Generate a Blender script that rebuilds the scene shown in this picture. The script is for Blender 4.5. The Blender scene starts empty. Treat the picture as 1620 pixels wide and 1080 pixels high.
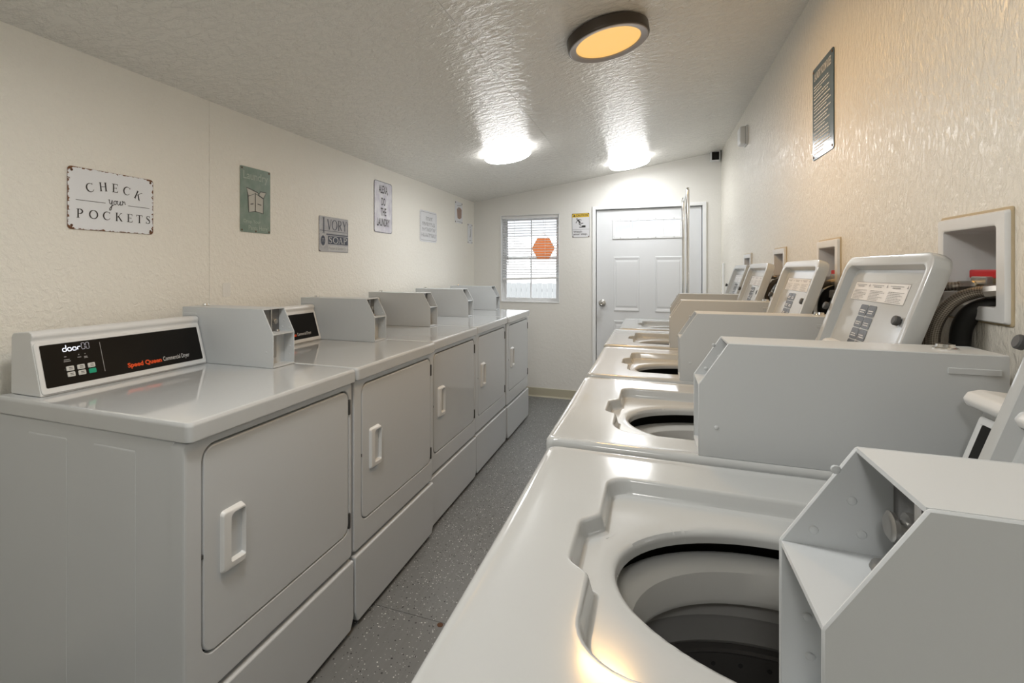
import bpy, bmesh, math, random
from mathutils import Matrix, Vector
random.seed(7)
PI = math.pi
sc = bpy.context.scene
COL = sc.collection

# ------------------------------------------------------------------ camera, world, exposure
cam_data = bpy.data.cameras.new('camera')
cam = bpy.data.objects.new('camera', cam_data)
COL.objects.link(cam)
cam.location = (0, 0, 1.253)
cam.rotation_euler = (PI/2, 0, math.atan(300/789))
cam_data.sensor_width = 36
cam_data.lens = 789/1620*36
cam_data.shift_x = (810-731)/1620
cam_data.shift_y = -(540-428)/1620
cam_data.clip_start = .02
sc.camera = cam

world = bpy.data.worlds.new('sky')
sc.world = world
world.use_nodes = True
bg = world.node_tree.nodes['Background']
bg.inputs[0].default_value = (.90, .95, 1.0, 1)
SKY = 1.4
bg.inputs[1].default_value = SKY

LAMP_WHITE = 12.0        # emission of the white ceiling lamps
LAMP_WARM = .27        # emission of the amber diffuser
WARM_BULB = 2.0         # watts of the bulb under the amber diffuser
LAMP_UNSEEN = 16.0  # emission of the out-of-view lamps, the one behind the camera added as fill

sc.view_settings.view_transform = 'Standard'
sc.view_settings.look = 'None'
sc.view_settings.exposure = 1.78
sc.view_settings.gamma = 1.0
sc.view_settings.use_curve_mapping = False

# ------------------------------------------------------------------ materials
def mat(name, col, rough=.5, metal=0.0, coat=0.0, spec=.5):
    m = bpy.data.materials.new(name)
    m.use_nodes = True
    b = m.node_tree.nodes['Principled BSDF']
    b.inputs['Base Color'].default_value = (*col, 1)
    b.inputs['Roughness'].default_value = rough
    b.inputs['Metallic'].default_value = metal
    b.inputs['Coat Weight'].default_value = coat
    b.inputs['Coat Roughness'].default_value = .06
    b.inputs['Specular IOR Level'].default_value = spec
    return m
def nd(m, t, **k):
    n = m.node_tree.nodes.new(t)
    for a, v in k.items():
        setattr(n, a, v)
    return n
def lk(m, a, b):
    m.node_tree.links.new(a, b)
def bsdf(m):
    return m.node_tree.nodes['Principled BSDF']
def coords(m, kind='Object', scale=(1, 1, 1), rot=(0, 0, 0)):
    t = nd(m, 'ShaderNodeTexCoord')
    mp = nd(m, 'ShaderNodeMapping')
    mp.inputs['Scale'].default_value = scale
    mp.inputs['Rotation'].default_value = rot
    lk(m, t.outputs[kind], mp.inputs[0])
    return mp.outputs[0]
def noise(m, vec, scale, detail=3, rough=.55, dist=0.0):
    n = nd(m, 'ShaderNodeTexNoise')
    n.inputs['Scale'].default_value = scale
    n.inputs['Detail'].default_value = detail
    n.inputs['Roughness'].default_value = rough
    n.inputs['Distortion'].default_value = dist
    lk(m, vec, n.inputs['Vector'])
    return n.outputs['Fac']
def ramp(m, fac, stops):
    r = nd(m, 'ShaderNodeValToRGB')
    el = r.color_ramp.elements
    while len(el) < len(stops):
        el.new(.5)
    for e, (p, c) in zip(el, stops):
        e.position = p
        e.color = (*c, 1) if len(c) == 3 else c
    lk(m, fac, r.inputs[0])
    return r.outputs[0]
def bump(m, h, strength=.3, dist=.01, chain=None):
    b = nd(m, 'ShaderNodeBump')
    b.inputs['Strength'].default_value = strength
    b.inputs['Distance'].default_value = dist
    lk(m, h, b.inputs['Height'])
    if chain is not None:
        lk(m, chain, b.inputs['Normal'])
    lk(m, b.outputs[0], bsdf(m).inputs['Normal'])
    return b.outputs[0]
def math_n(m, op, a, b=None, clamp=False):
    n = nd(m, 'ShaderNodeMath', operation=op, use_clamp=clamp)
    for i, v in enumerate((a, b)):
        if v is None:
            continue
        if isinstance(v, (int, float)):
            n.inputs[i].default_value = v
        else:
            lk(m, v, n.inputs[i])
    return n.outputs[0]
def mixc(m, fac, a, b):
    n = nd(m, 'ShaderNodeMix', data_type='RGBA')
    if isinstance(fac, (int, float)):
        n.inputs[0].default_value = fac
    else:
        lk(m, fac, n.inputs[0])
    for i, v in ((6, a), (7, b)):
        if isinstance(v, tuple):
            n.inputs[i].default_value = (*v, 1)
        else:
            lk(m, v, n.inputs[i])
    return n.outputs[2]

CREAM = (.87, .85, .785)
def wall_mat(name, stretch, scale, strength, rough, col=CREAM, cover=(.42, .62)):
    m = mat(name, col, rough)
    v = coords(m, 'Object', stretch)
    big = noise(m, v, scale, 4, .6, .4)
    fine = noise(m, v, scale*3.2, 3, .6)
    h = math_n(m, 'ADD', ramp(m, big, [(cover[0], (0,)*3), (cover[1], (1,)*3)]), math_n(m, 'MULTIPLY', fine, .5))
    bump(m, h, strength, .004)
    var = noise(m, coords(m, 'Object'), 1.7, 2)
    lk(m, mixc(m, math_n(m, 'MULTIPLY', var, .35), col, tuple(c*k for c, k in zip(col, (.93, .92, .89)))), bsdf(m).inputs['Base Color'])
    return m
M_WALL_L = wall_mat('textured_cream_paint', (1, 1, 1), 62, .40, .40)
M_WALL_R = wall_mat('dripped_cream_gloss_paint', (1, 1.0, .42), 75, .42, .22, (.84, .805, .725))
M_WALL_B = wall_mat('cream_wall_paint', (1, 1, .8), 40, .12, .42, (.82, .81, .775))
M_CEIL = wall_mat('ceiling_gloss_paint', (.6, 1.0, 1), 40, .8, .22, (.87, .86, .82))
M_ENAMEL = mat('white_enamel', (.55, .57, .58), .10, 0, .6)
M_CABINET = mat('white_cabinet_paint', (.585, .61, .63), .30, 0, .15)
M_BOX = mat('white_powder_coat', (.56, .585, .60), .38)
for m_, s_ in ((M_BOX, 900), (M_CABINET, 700)):
    bump(m_, noise(m_, coords(m_), s_, 2), .03, .001)
M_BISQUE = mat('bisque_enamel', (.49, .508, .513), .14, 0, .42)
M_PLASTIC = mat('white_plastic', (.70, .71, .71), .32)
M_FACE = mat('black_glossy_faceplate', (.010, .009, .008), .16, 0, 0, .18)
M_DARK = mat('dark_gap', (.025, .025, .025), .7)
M_RUBBER = mat('dark_grey_rubber', (.07, .07, .07), .55)
M_HOSE = mat('black_rubber_hose', (.012, .012, .012), .5)
M_HINGE = mat('dark_hinge_steel', (.10, .10, .095), .4, .7)
M_CHROME = mat('chrome', (.80, .80, .80), .10, 1)
M_NICKEL = mat('brushed_nickel', (.55, .53, .50), .28, 1)
M_GALV = mat('galvanised_steel', (.42, .43, .43), .42, .7)
M_INNER = mat('dark_galvanised_plate', (.20, .20, .20), .45, .5)
M_DRUM = mat('stainless_drum', (.16, .155, .15), .36, .75)
M_TUBRING = mat('tub_ring_plastic', (.62, .63, .62), .35)
M_ORANGE = mat('orange_red_print', (.80, .085, .012), .5)
M_WHITEPRINT = mat('light_print', (.75, .75, .75), .5)
M_GREYPRINT = mat('grey_print', (.30, .30, .30), .5)
M_DARKPRINT = mat('dark_print', (.035, .035, .035), .5)
M_BUTTON = mat('grey_button', (.60, .60, .58), .4)
M_GREENB = mat('green_button', (.0, .33, .20), .35)
M_BRONZE = mat('dark_bronze', (.075, .062, .05), .35, .4)
M_FIXRING = mat('fixture_inner_ring', (.42, .40, .40), .35, .2)
M_BASE = mat('tan_vinyl_baseboard', (.50, .47, .36), .5)
M_DOOR = mat('white_door_paint', (.74, .755, .77), .33)
M_TRIM = mat('white_trim_paint', (.88, .89, .89), .35)
M_VINYL = mat('white_vinyl', (.82, .83, .84), .35)
M_SLAT = mat('blind_slat_white', (.80, .80, .80), .4)
M_BOXPL = mat('outlet_box_plastic', (.76, .77, .77), .35)
M_CAULK = mat('tan_caulk', (.48, .39, .25), .6)
M_RED = mat('red_valve_plastic', (.50, .006, .012), .38)
M_BRASS = mat('brass_fitting', (.52, .42, .26), .3, 1)
M_STEELPL = mat('bracket_steel', (.36, .355, .34), .35, .8)
M_RUST = mat('rust_screw', (.10, .045, .02), .8)
M_HEX = mat('coral_paper', (.95, .52, .26), .6)
tr_ = nd(M_HEX, 'ShaderNodeBsdfTranslucent'); tr_.inputs[0].default_value = (.95, .55, .30, 1)
mx_ = nd(M_HEX, 'ShaderNodeMixShader'); mx_.inputs[0].default_value = .75
lk(M_HEX, bsdf(M_HEX).outputs[0], mx_.inputs[1]); lk(M_HEX, tr_.outputs[0], mx_.inputs[2])
lk(M_HEX, mx_.outputs[0], M_HEX.node_tree.nodes['Material Output'].inputs[0])
def emit(name, col, s):
    m = mat(name, col, .4)
    bsdf(m).inputs['Emission Color'].default_value = (*col, 1)
    bsdf(m).inputs['Emission Strength'].default_value = s
    return m
M_LAMP = emit('white_lamp_diffuser', (.965, .985, 1.0), LAMP_WHITE)
M_LAMPRIM = emit('white_lamp_rim', (1.0, .985, .98), 3.2)
M_LAMP_UNSEEN = emit('white_lamp_diffuser_unseen', (1.0, .975, .93), LAMP_UNSEEN)
M_AMBER = emit('amber_lamp_diffuser', (1.0, .56, .16), LAMP_WARM)
bsdf(M_AMBER).inputs['Base Color'].default_value = (.25, .2, .1, 1)
M_LCD = emit('lit_display', (.80, .84, 1.0), .5)
M_LCDDIM = emit('dim_display', (.55, .55, .65), .10)

M_GLASS = bpy.data.materials.new('window_glass')
M_GLASS.use_nodes = True
nt = M_GLASS.node_tree
nt.nodes.clear()
g_o = nt.nodes.new('ShaderNodeOutputMaterial'); g_m = nt.nodes.new('ShaderNodeMixShader')
g_t = nt.nodes.new('ShaderNodeBsdfTransparent'); g_g = nt.nodes.new('ShaderNodeBsdfGlossy'); g_f = nt.nodes.new('ShaderNodeFresnel')
g_g.inputs['Roughness'].default_value = .02
g_t.inputs[0].default_value = (.96, .96, .965, 1)
nt.links.new(g_f.outputs[0], g_m.inputs[0]); nt.links.new(g_t.outputs[0], g_m.inputs[1])
nt.links.new(g_g.outputs[0], g_m.inputs[2]); nt.links.new(g_m.outputs[0], g_o.inputs[0])

# painted plywood floor with scattered paint flakes
M_FLOOR = mat('grey_flake_floor', (.17, .175, .175), .42)
def floor_nodes():
    m = M_FLOOR
    v = coords(m, 'Object')
    base = mixc(m, noise(m, coords(m, 'Object', (18, 2.2, 1)), 4, 4), (.145, .15, .147), (.195, .20, .20))
    sep = nd(m, 'ShaderNodeSeparateXYZ'); lk(m, v, sep.inputs[0])
    dens = nd(m, 'ShaderNodeMapRange'); lk(m, sep.outputs[1], dens.inputs[0])
    dens.inputs[1].default_value = 1.3; dens.inputs[2].default_value = 2.0
    dens.inputs[3].default_value = .0; dens.inputs[4].default_value = .16
    patch = math_n(m, 'MULTIPLY', noise(m, v, 5, 2), .32)
    col = base
    for sc_, c, off, rr in ((75, (.03, .03, .03), 0, .26), (90, (.62, .62, .60), 3.7, .24), (130, (.05, .05, .05), 9.1, .26), (140, (.55, .55, .55), 5.3, .25)):
        mp = nd(m, 'ShaderNodeMapping'); mp.inputs['Location'].default_value = (off, off*1.3, 0); lk(m, v, mp.inputs[0])
        vo = nd(m, 'ShaderNodeTexVoronoi'); vo.inputs['Scale'].default_value = sc_; lk(m, mp.outputs[0], vo.inputs['Vector'])
        near = math_n(m, 'LESS_THAN', vo.outputs['Distance'], rr)
        sp = nd(m, 'ShaderNodeSeparateColor'); lk(m, vo.outputs['Color'], sp.inputs[0])
        thr = math_n(m, 'ADD', math_n(m, 'ADD', dens.outputs[0], patch), -.07)
        on = math_n(m, 'MULTIPLY', near, math_n(m, 'LESS_THAN', sp.outputs[0], thr))
        col = mixc(m, on, col, c)
    lk(m, col, bsdf(m).inputs['Base Color'])
    bump(m, noise(m, v, 120, 3), .12, .002)
floor_nodes()

def braid_mat():
    m = mat('braided_steel_hose', (.42, .37, .31), .38, .75)
    v = coords(m, 'UV', (1, 1, 1))
    w = nd(m, 'ShaderNodeTexWave', wave_type='BANDS', bands_direction='DIAGONAL')
    w.inputs['Scale'].default_value = 10
    lk(m, v, w.inputs[0])
    c = nd(m, 'ShaderNodeTexChecker'); c.inputs['Scale'].default_value = 26
    lk(m, coords(m, 'UV', (1, 1, 1), (0, 0, .785)), c.inputs[0])
    lk(m, mixc(m, c.outputs['Fac'], (.22, .19, .16), (.52, .47, .40)), bsdf(m).inputs['Base Color'])
    bump(m, c.outputs['Fac'], .4, .002)
    return m
M_BRAID = braid_mat()

def worn_mat(name, col, rust, amount, rough=.35, tint=None):
    """printed tin sign: paint in the middle, rust eating in from the edges and corners"""
    m = mat(name, col, rough)
    v = coords(m, 'Generated')
    s = nd(m, 'ShaderNodeSeparateXYZ'); lk(m, v, s.inputs[0])
    def ed(o):
        return math_n(m, 'MINIMUM', o, math_n(m, 'SUBTRACT', 1.0, o))
    ex, ey = ed(s.outputs[0]), ed(s.outputs[1])
    e = math_n(m, 'MINIMUM', ex, ey)
    corner = math_n(m, 'ADD', ex, ey)
    n = noise(m, v, 16, 5, .7)
    edge = math_n(m, 'LESS_THAN', math_n(m, 'ADD', e, math_n(m, 'MULTIPLY', n, .14)), .064+amount*.014)
    cor = math_n(m, 'LESS_THAN', math_n(m, 'ADD', corner, math_n(m, 'MULTIPLY', n, .20)), .125+amount*.05)
    msk = math_n(m, 'MAXIMUM', edge, cor)
    base = col
    if tint:
        base = mixc(m, ramp(m, noise(m, v, 5, 4), [(.4, (0,)*3), (.7, (1,)*3)]), col, tint)
    rr = mixc(m, noise(m, v, 40, 2), rust, tuple(c*.35 for c in rust))
    lk(m, mixc(m, msk, base, rr), bsdf(m).inputs['Base Color'])
    return m

# ------------------------------------------------------------------ object helpers
def tag(o, label=None, cat=None, group=None, kind=None):
    for k, v in (('label', label), ('category', cat), ('group', group), ('kind', kind)):
        if v:
            o[k] = v
    return o
def empty(name, loc=(0, 0, 0), label=None, cat=None, group=None, mtx=None):
    o = bpy.data.objects.new(name, None)
    o.empty_display_size = .05
    COL.objects.link(o)
    o.location = loc
    if mtx is not None:
        o.matrix_world = mtx
    return tag(o, label, cat, group)
def build(name, bm, material, parent=None, smooth=.62, recalc=True):
    if recalc:
        bmesh.ops.recalc_face_normals(bm, faces=bm.faces)
    for f in bm.faces:
        f.smooth = True
    for e in bm.edges:
        if len(e.link_faces) == 2 and e.calc_face_angle(0) > smooth:
            e.smooth = False
    me = bpy.data.meshes.new(name)
    bm.to_mesh(me)
    bm.free()
    me.materials.append(material)
    o = bpy.data.objects.new(name, me)
    COL.objects.link(o)
    if len(me.polygons) > 6:              # large flat faces keep flat shading next to their rounded edges
        wn = o.modifiers.new('weighted_normal', 'WEIGHTED_NORMAL')
        wn.mode = 'FACE_AREA'; wn.weight = 100; wn.keep_sharp = True
    if parent:
        o.parent = parent
    return o
def kids(o):
    return [c for c in bpy.data.objects if c.parent == o]
def copy_tree(root, loc, label, group=None):
    ch = {}
    for o in bpy.data.objects:
        if o.parent:
            ch.setdefault(o.parent.name, []).append(o)
    r = root.copy(); COL.objects.link(r)
    r.location = loc
    if label: r['label'] = label
    if group: r['group'] = group
    mp = {root: r}
    for a in ch.get(root.name, []):
        b = a.copy(); COL.objects.link(b); b.parent = r; mp[a] = b
        for c in ch.get(a.name, []):
            d = c.copy(); COL.objects.link(d); d.parent = b; mp[c] = d
    return r, mp
def box(bm, x0, y0, z0, x1, y1, z1, bev=0.0, seg=2):
    vs = [bm.verts.new((x, y, z)) for x in (x0, x1) for y in (y0, y1) for z in (z0, z1)]
    fs = [bm.faces.new([vs[i] for i in f]) for f in ((0, 1, 3, 2), (4, 6, 7, 5), (0, 4, 5, 1), (2, 3, 7, 6), (0, 2, 6, 4), (1, 5, 7, 3))]
    if bev:
        es = list({e for f in fs for e in f.edges})
        bmesh.ops.recalc_face_normals(bm, faces=fs)
        bmesh.ops.bevel(bm, geom=es, offset=bev, segments=seg, affect='EDGES', profile=.5)
    return bm
def B(*a, **k):
    return box(bmesh.new(), *a, **k)
def prism(bm, pts, axis, a, b, bev=0.0, seg=2):
    """extrude a closed outline along an axis; pts are 2-D: axis x -> (y,z), y -> (x,z), z -> (x,y)"""
    def p3(p, t):
        return {'x': (t, p[0], p[1]), 'y': (p[0], t, p[1]), 'z': (p[0], p[1], t)}[axis]
    A = [bm.verts.new(p3(p, a)) for p in pts]
    Bv = [bm.verts.new(p3(p, b)) for p in pts]
    n = len(pts)
    fs = [bm.faces.new(A), bm.faces.new(Bv[::-1])]
    fs += [bm.faces.new((A[i], A[(i+1) % n], Bv[(i+1) % n], Bv[i])) for i in range(n)]
    bmesh.ops.recalc_face_normals(bm, faces=fs)
    if bev:
        es = list({e for f in fs for e in f.edges})
        bmesh.ops.bevel(bm, geom=es, offset=bev, segments=seg, affect='EDGES', profile=.5)
    return bm
def rrect(x0, y0, x1, y1, r, n=6):
    if not isinstance(r, (tuple, list)):
        r = (r,)*4                     # corners: (x0,y0) (x1,y0) (x1,y1) (x0,y1)
    out = []
    for (cx, cy, a0), q in zip(((x0+r[0], y0+r[0], PI), (x1-r[1], y0+r[1], 1.5*PI), (x1-r[2], y1-r[2], 0), (x0+r[3], y1-r[3], .5*PI)), r):
        for i in range(n+1):
            a = a0+i/n*PI/2
            out.append((cx+q*math.cos(a), cy+q*math.sin(a)))
    return out
def ell(cx, cy, a, b, n=64):
    return [(cx+a*math.cos(2*PI*i/n), cy+b*math.sin(2*PI*i/n)) for i in range(n)]
def cast(poly, c, ang):
    d = (math.cos(ang), math.sin(ang)); best = 0
    n = len(poly)
    for i in range(n):
        ax, ay = poly[i][0]-c[0], poly[i][1]-c[1]
        bx, by = poly[(i+1) % n][0]-c[0], poly[(i+1) % n][1]-c[1]
        ex, ey = bx-ax, by-ay
        den = d[0]*ey-d[1]*ex
        if abs(den) < 1e-12:
            continue
        t = (ax*ey-ay*ex)/den
        s = (ax*d[1]-ay*d[0])/den
        if t > 0 and -1e-6 <= s <= 1+1e-6:
            best = max(best, t)
    return best
def loft(bm, specs, c, fn, cap_first=False, cap_last=False):
    """bridge star-shaped outlines round a centre; specs = (polygon, inset, height); fn maps (p, q, h) to 3-D"""
    angs = set()
    seen = set()
    for poly, ins, h in specs:
        if id(poly) in seen:
            continue
        seen.add(id(poly))
        for p in poly:
            angs.add(round(math.atan2(p[1]-c[1], p[0]-c[0]), 4))
    angs = sorted(angs)
    keep = [angs[0]]
    for a in angs[1:]:
        if a-keep[-1] > 1.2e-3:
            keep.append(a)
    angs = keep
    cache = {}
    rings = []
    for poly, ins, h in specs:
        if id(poly) not in cache:
            cache[id(poly)] = [cast(poly, c, a) for a in angs]
        rr = cache[id(poly)]
        rings.append([bm.verts.new(fn(c[0]+(r-ins)*math.cos(a), c[1]+(r-ins)*math.sin(a), h)) for r, a in zip(rr, angs)])
    n = len(angs)
    for A, Bq in zip(rings, rings[1:]):
        for i in range(n):
            bm.faces.new((A[i], A[(i+1) % n], Bq[(i+1) % n], Bq[i]))
    if cap_first:
        bm.faces.new(rings[0])
    if cap_last:
        bm.faces.new(rings[-1])
    return bm
def lathe(bm, prof, n=32, fn=lambda x, y, z: (x, y, z), cap0=True, cap1=True):
    rings = []
    for r, z in prof:
        rings.append([bm.verts.new(fn(r*math.cos(2*PI*i/n), r*math.sin(2*PI*i/n), z)) for i in range(n)])
    for A, Bq in zip(rings, rings[1:]):
        for i in range(n):
            bm.faces.new((A[i], A[(i+1) % n], Bq[(i+1) % n], Bq[i]))
    if cap0: bm.faces.new(rings[0])
    if cap1: bm.faces.new(rings[-1])
    return bm
def smooth_path(pts, n=8):
    P = [Vector(p) for p in pts]
    P = [P[0]*2-P[1]]+P+[P[-1]*2-P[-2]]
    out = []
    for i in range(1, len(P)-2):
        a, b, c, d = P[i-1:i+3]
        for k in range(n):
            t = k/n
            out.append(.5*((2*b)+(c-a)*t+(2*a-5*b+4*c-d)*t*t+(3*b-a-3*c+d)*t**3))
    out.append(P[-2])
    return out
def tube(bm, pts, r, n=12, uv=False, smoothn=0):
    P = smooth_path(pts, smoothn) if smoothn else [Vector(p) for p in pts]
    up = None
    rings = []; L = [0]
    for i in range(1, len(P)):
        L.append(L[-1]+(P[i]-P[i-1]).length)
    for i, p in enumerate(P):
        t = (P[min(i+1, len(P)-1)]-P[max(i-1, 0)]).normalized()
        if up is None:
            up = Vector((0, 0, 1)) if abs(t.z) < .9 else Vector((1, 0, 0))
        s = t.cross(up).normalized(); up = s.cross(t).normalized()
        rr = r[i] if isinstance(r, list) else r
        rings.append([bm.verts.new(p+(s*math.cos(2*PI*k/n)+up*math.sin(2*PI*k/n))*rr) for k in range(n)])
    layer = bm.loops.layers.uv.verify() if uv else None
    for j, (A, Bq) in enumerate(zip(rings, rings[1:])):
        for k in range(n):
            f = bm.faces.new((A[k], A[(k+1) % n], Bq[(k+1) % n], Bq[k]))
            if uv:
                us = ((k)/n, (k+1)/n, (k+1)/n, k/n)
                vs = (L[j], L[j], L[j+1], L[j+1])
                for lp, u, v in zip(f.loops, us, vs):
                    lp[layer].uv = (u, v/.07)
    bm.faces.new(rings[0][::-1]); bm.faces.new(rings[-1])
    return bm
def frame3(o, u, v):
    u = Vector(u).normalized(); v = Vector(v); v = (v-u*v.dot(u)).normalized(); n = u.cross(v)
    m = Matrix((u, v, n)).transposed().to_4x4()
    m.translation = Vector(o)
    return m
# flat print: quads and ribbons in the (u, v) plane of a frame, lifted by h
def strip(bm, pts, w, h=.0008, closed=False):
    P = [Vector((p[0], p[1])) for p in pts]
    n = len(P); A = []; Bq = []
    for i in range(n):
        if closed:
            d = P[(i+1) % n]-P[i-1]
        else:
            d = P[min(i+1, n-1)]-P[max(i-1, 0)]
        if d.length < 1e-9: d = Vector((1, 0))
        d.normalize()
        q = Vector((-d.y, d.x))*(w[i] if isinstance(w, list) else w)/2
        A.append(bm.verts.new((*(P[i]+q), h))); Bq.append(bm.verts.new((*(P[i]-q), h)))
    for i in range(n if closed else n-1):
        j = (i+1) % n
        bm.faces.new((Bq[i], Bq[j], A[j], A[i]))
def quad(bm, x0, y0, x1, y1, h=.0008):
    bm.faces.new([bm.verts.new((x, y, h)) for x, y in ((x0, y0), (x1, y0), (x1, y1), (x0, y1))])
def poly2(bm, pts, h=.0008):
    f = bm.faces.new([bm.verts.new((*p, h)) for p in pts])
    if f.normal.z < 0: f.normal_flip()
def text_into(bm, body, x, y, w=None, hgt=None, h=.0009, bold=0.0, align='L'):
    cu = bpy.data.curves.new('tmp', 'FONT'); cu.body = body; cu.size = 1; cu.offset = bold; cu.resolution_u = 3
    t = bpy.data.objects.new('tmp', cu); COL.objects.link(t)
    dg = bpy.context.evaluated_depsgraph_get()
    me = bpy.data.meshes.new_from_object(t.evaluated_get(dg))
    xs = [v.co.x for v in me.vertices]; ys = [v.co.y for v in me.vertices]
    bx0, bx1, by0, by1 = min(xs), max(xs), min(ys), max(ys)
    sy = (hgt/(by1-by0)) if hgt else None
    sx = (w/(bx1-bx0)) if w else sy
    if sy is None: sy = sx
    ox = {'L': 0, 'C': -(bx1-bx0)*sx/2, 'R': -(bx1-bx0)*sx}[align]
    vs = [bm.verts.new((x+ox+(v.co.x-bx0)*sx, y+(v.co.y-by0)*sy, h)) for v in me.vertices]
    for p in me.polygons:
        try: bm.faces.new([vs[i] for i in p.vertices])
        except ValueError: pass
    bpy.data.objects.remove(t); bpy.data.curves.remove(cu); bpy.data.meshes.remove(me)
def pbuild(name, bm, material, parent, mtx=None):
    bmesh.ops.remove_doubles(bm, verts=bm.verts, dist=1e-7)
    if mtx is not None:
        bmesh.ops.transform(bm, matrix=mtx, verts=bm.verts)
    me = bpy.data.meshes.new(name); bm.to_mesh(me); bm.free()
    me.materials.append(material)
    o = bpy.data.objects.new(name, me); COL.objects.link(o)
    o.parent = parent
    return o
# serif letters drawn as strokes: (points, weight); 1 high
def arc(cx, cy, a, b, d0, d1, n=18):
    return [(cx+a*math.cos(math.radians(d0+(d1-d0)*i/n)), cy+b*math.sin(math.radians(d0+(d1-d0)*i/n))) for i in range(n+1)]
def sf(x, y, w=.24):
    return ([(x-w/2, y), (x+w/2, y)], .035)
SERIF = {
 'C': (.78, [(arc(.43, .5, .38, .48, 42, 318), [.03+.075*math.sin(PI*i/18)**2 for i in range(19)]), ([(.71, .98), (.71, .78)], .035), ([(.71, .18), (.735, .24)], .03)]),
 'H': (.86, [([(.16, 0), (.16, 1)], .10), ([(.70, 0), (.70, 1)], .10), ([(.16, .51), (.70, .51)], .035), sf(.16, .017), sf(.16, .983), sf(.70, .017), sf(.70, .983)]),
 'E': (.70, [([(.16, 0), (.16, 1)], .10), sf(.10, .017), sf(.10, .983), ([(.1, .98), (.60, .98)], .04), ([(.58, 1), (.60, .80)], .04), ([(.16, .51), (.48, .51)], .035), ([(.47, .60), (.47, .42)], .035), ([(.1, .02), (.60, .02)], .04), ([(.58, 0), (.63, .22)], .04)]),
 'K': (.84, [([(.16, 0), (.16, 1)], .10), sf(.16, .017), sf(.16, .983), ([(.19, .43), (.66, .98)], .035), sf(.66, .983, .20), ([(.33, .60), (.70, .02)], .10), sf(.72, .017, .20)]),
 'P': (.68, [([(.16, 0), (.16, 1)], .10), sf(.16, .017, .28), sf(.08, .983, .16), ([(.16, .98)]+arc(.30, .725, .28, .255, 90, -90)+[(.16, .47)], [.035]+[.035+.07*math.sin(PI*i/18) for i in range(19)]+[.035])]),
 'O': (.92, [(arc(.44, .5, .40, .48, 0, 360, 32), [.04+.065*abs(math.cos(2*PI*i/32)) for i in range(33)])]),
 'T': (.78, [([(.38, 0), (.38, 1)], .10), sf(.38, .017, .28), ([(.03, .98), (.73, .98)], .04), ([(.04, 1), (.03, .79)], .04), ([(.72, 1), (.73, .79)], .04)]),
 'S': (.56, [([(.44, .80), (.41, .92), (.28, .97), (.13, .90), (.10, .76), (.18, .63), (.32, .52), (.44, .38), (.46, .20), (.36, .06), (.22, .02), (.09, .09), (.06, .22)], [.03, .03, .04, .06, .08, .10, .11, .10, .08, .06, .04, .03, .03]), ([(.44, .99), (.44, .76)], .035), ([(.06, .01), (.06, .26)], .035)]),
 'V': (.80, [([(.12, .98), (.40, 0)], .11), ([(.40, 0), (.68, .98)], .045), sf(.12, .983), sf(.68, .983, .22)]),
 'R': (.80, [([(.16, 0), (.16, 1)], .10), sf(.16, .017), sf(.08, .983, .16), ([(.16, .98)]+arc(.32, .745, .26, .235, 90, -90)+[(.16, .51)], [.035]+[.035+.07*math.sin(PI*i/18) for i in range(19)]+[.035]), ([(.34, .51), (.66, .03)], .10), sf(.70, .02, .16)]),
 'Y': (.78, [([(.10, .98), (.39, .47)], .10), ([(.39, .47), (.68, .98)], .045), ([(.39, 0), (.39, .50)], .10), sf(.39, .017), sf(.10, .983), sf(.68, .983, .2)]),
 'A': (.80, [([(.40, 1), (.68, .02)], .11), ([(.40, 1), (.12, .02)], .045), ([(.22, .35), (.58, .35)], .04), sf(.12, .017, .2), sf(.68, .017)]),
 'I': (.36, [([(.18, 0), (.18, 1)], .11), sf(.18, .017), sf(.18, .983)]),
}
def glyph(bm, ch, x, y, sx, sy, rot=0, wt=1.0, h=.0008):
    adv, strokes = SERIF[ch]
    c, s = math.cos(rot), math.sin(rot)
    for pts, w in strokes:
        q = []
        for px, py in pts:
            a, b = (px-adv/2)*sx, py*sy
            q.append((x+a*c-b*s, y+a*s+b*c))
        k = min(sx, sy)*wt
        strip(bm, q, [v*k for v in w] if isinstance(w, list) else w*k, h)
def bars(bm, x0, x1, ys, thick, rng, h=.0008, lo=.55):
    """rows of small print too small to read: broken dashes"""
    for y in ys:
        end = x0+(x1-x0)*rng.uniform(lo, 1)
        x = x0
        while x < end:
            w = rng.uniform(.03, .13)*(x1-x0)
            quad(bm, x, y, min(x+w, end), y+thick, h)
            x += w+.018*(x1-x0)

# ------------------------------------------------------------------ the room
XL, XR, YB, YF = -1.736, .573, 4.92, -2.6
def zc(x):                               # sloping ceiling
    return 2.2206+.1473*x
SL = math.atan(.1473)
floor = build('floor', B(XL-.1, YF-.1, -.12, XR+.1, YB+.12, -.004), M_FLOOR)
tag(floor, kind='structure')
for y0, y1 in ((YF-.1, -.807), (-.8045, .413), (.4155, 1.633), (1.6355, 2.853), (2.8545, 4.073), (4.0745, YB+.1)):
    build('floor_panel', B(XL-.08, y0, -.004, XR+.08, y1, 0), M_FLOOR, floor)
plug = build('floor_screw', lathe(bmesh.new(), [(.011, -.001), (.011, .0006), (.008, .0008)], 16, lambda x, y, z: (x-.70, y+1.622, z)), M_RUST, floor)
plug['label'] = 'rusty screw head'

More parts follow.
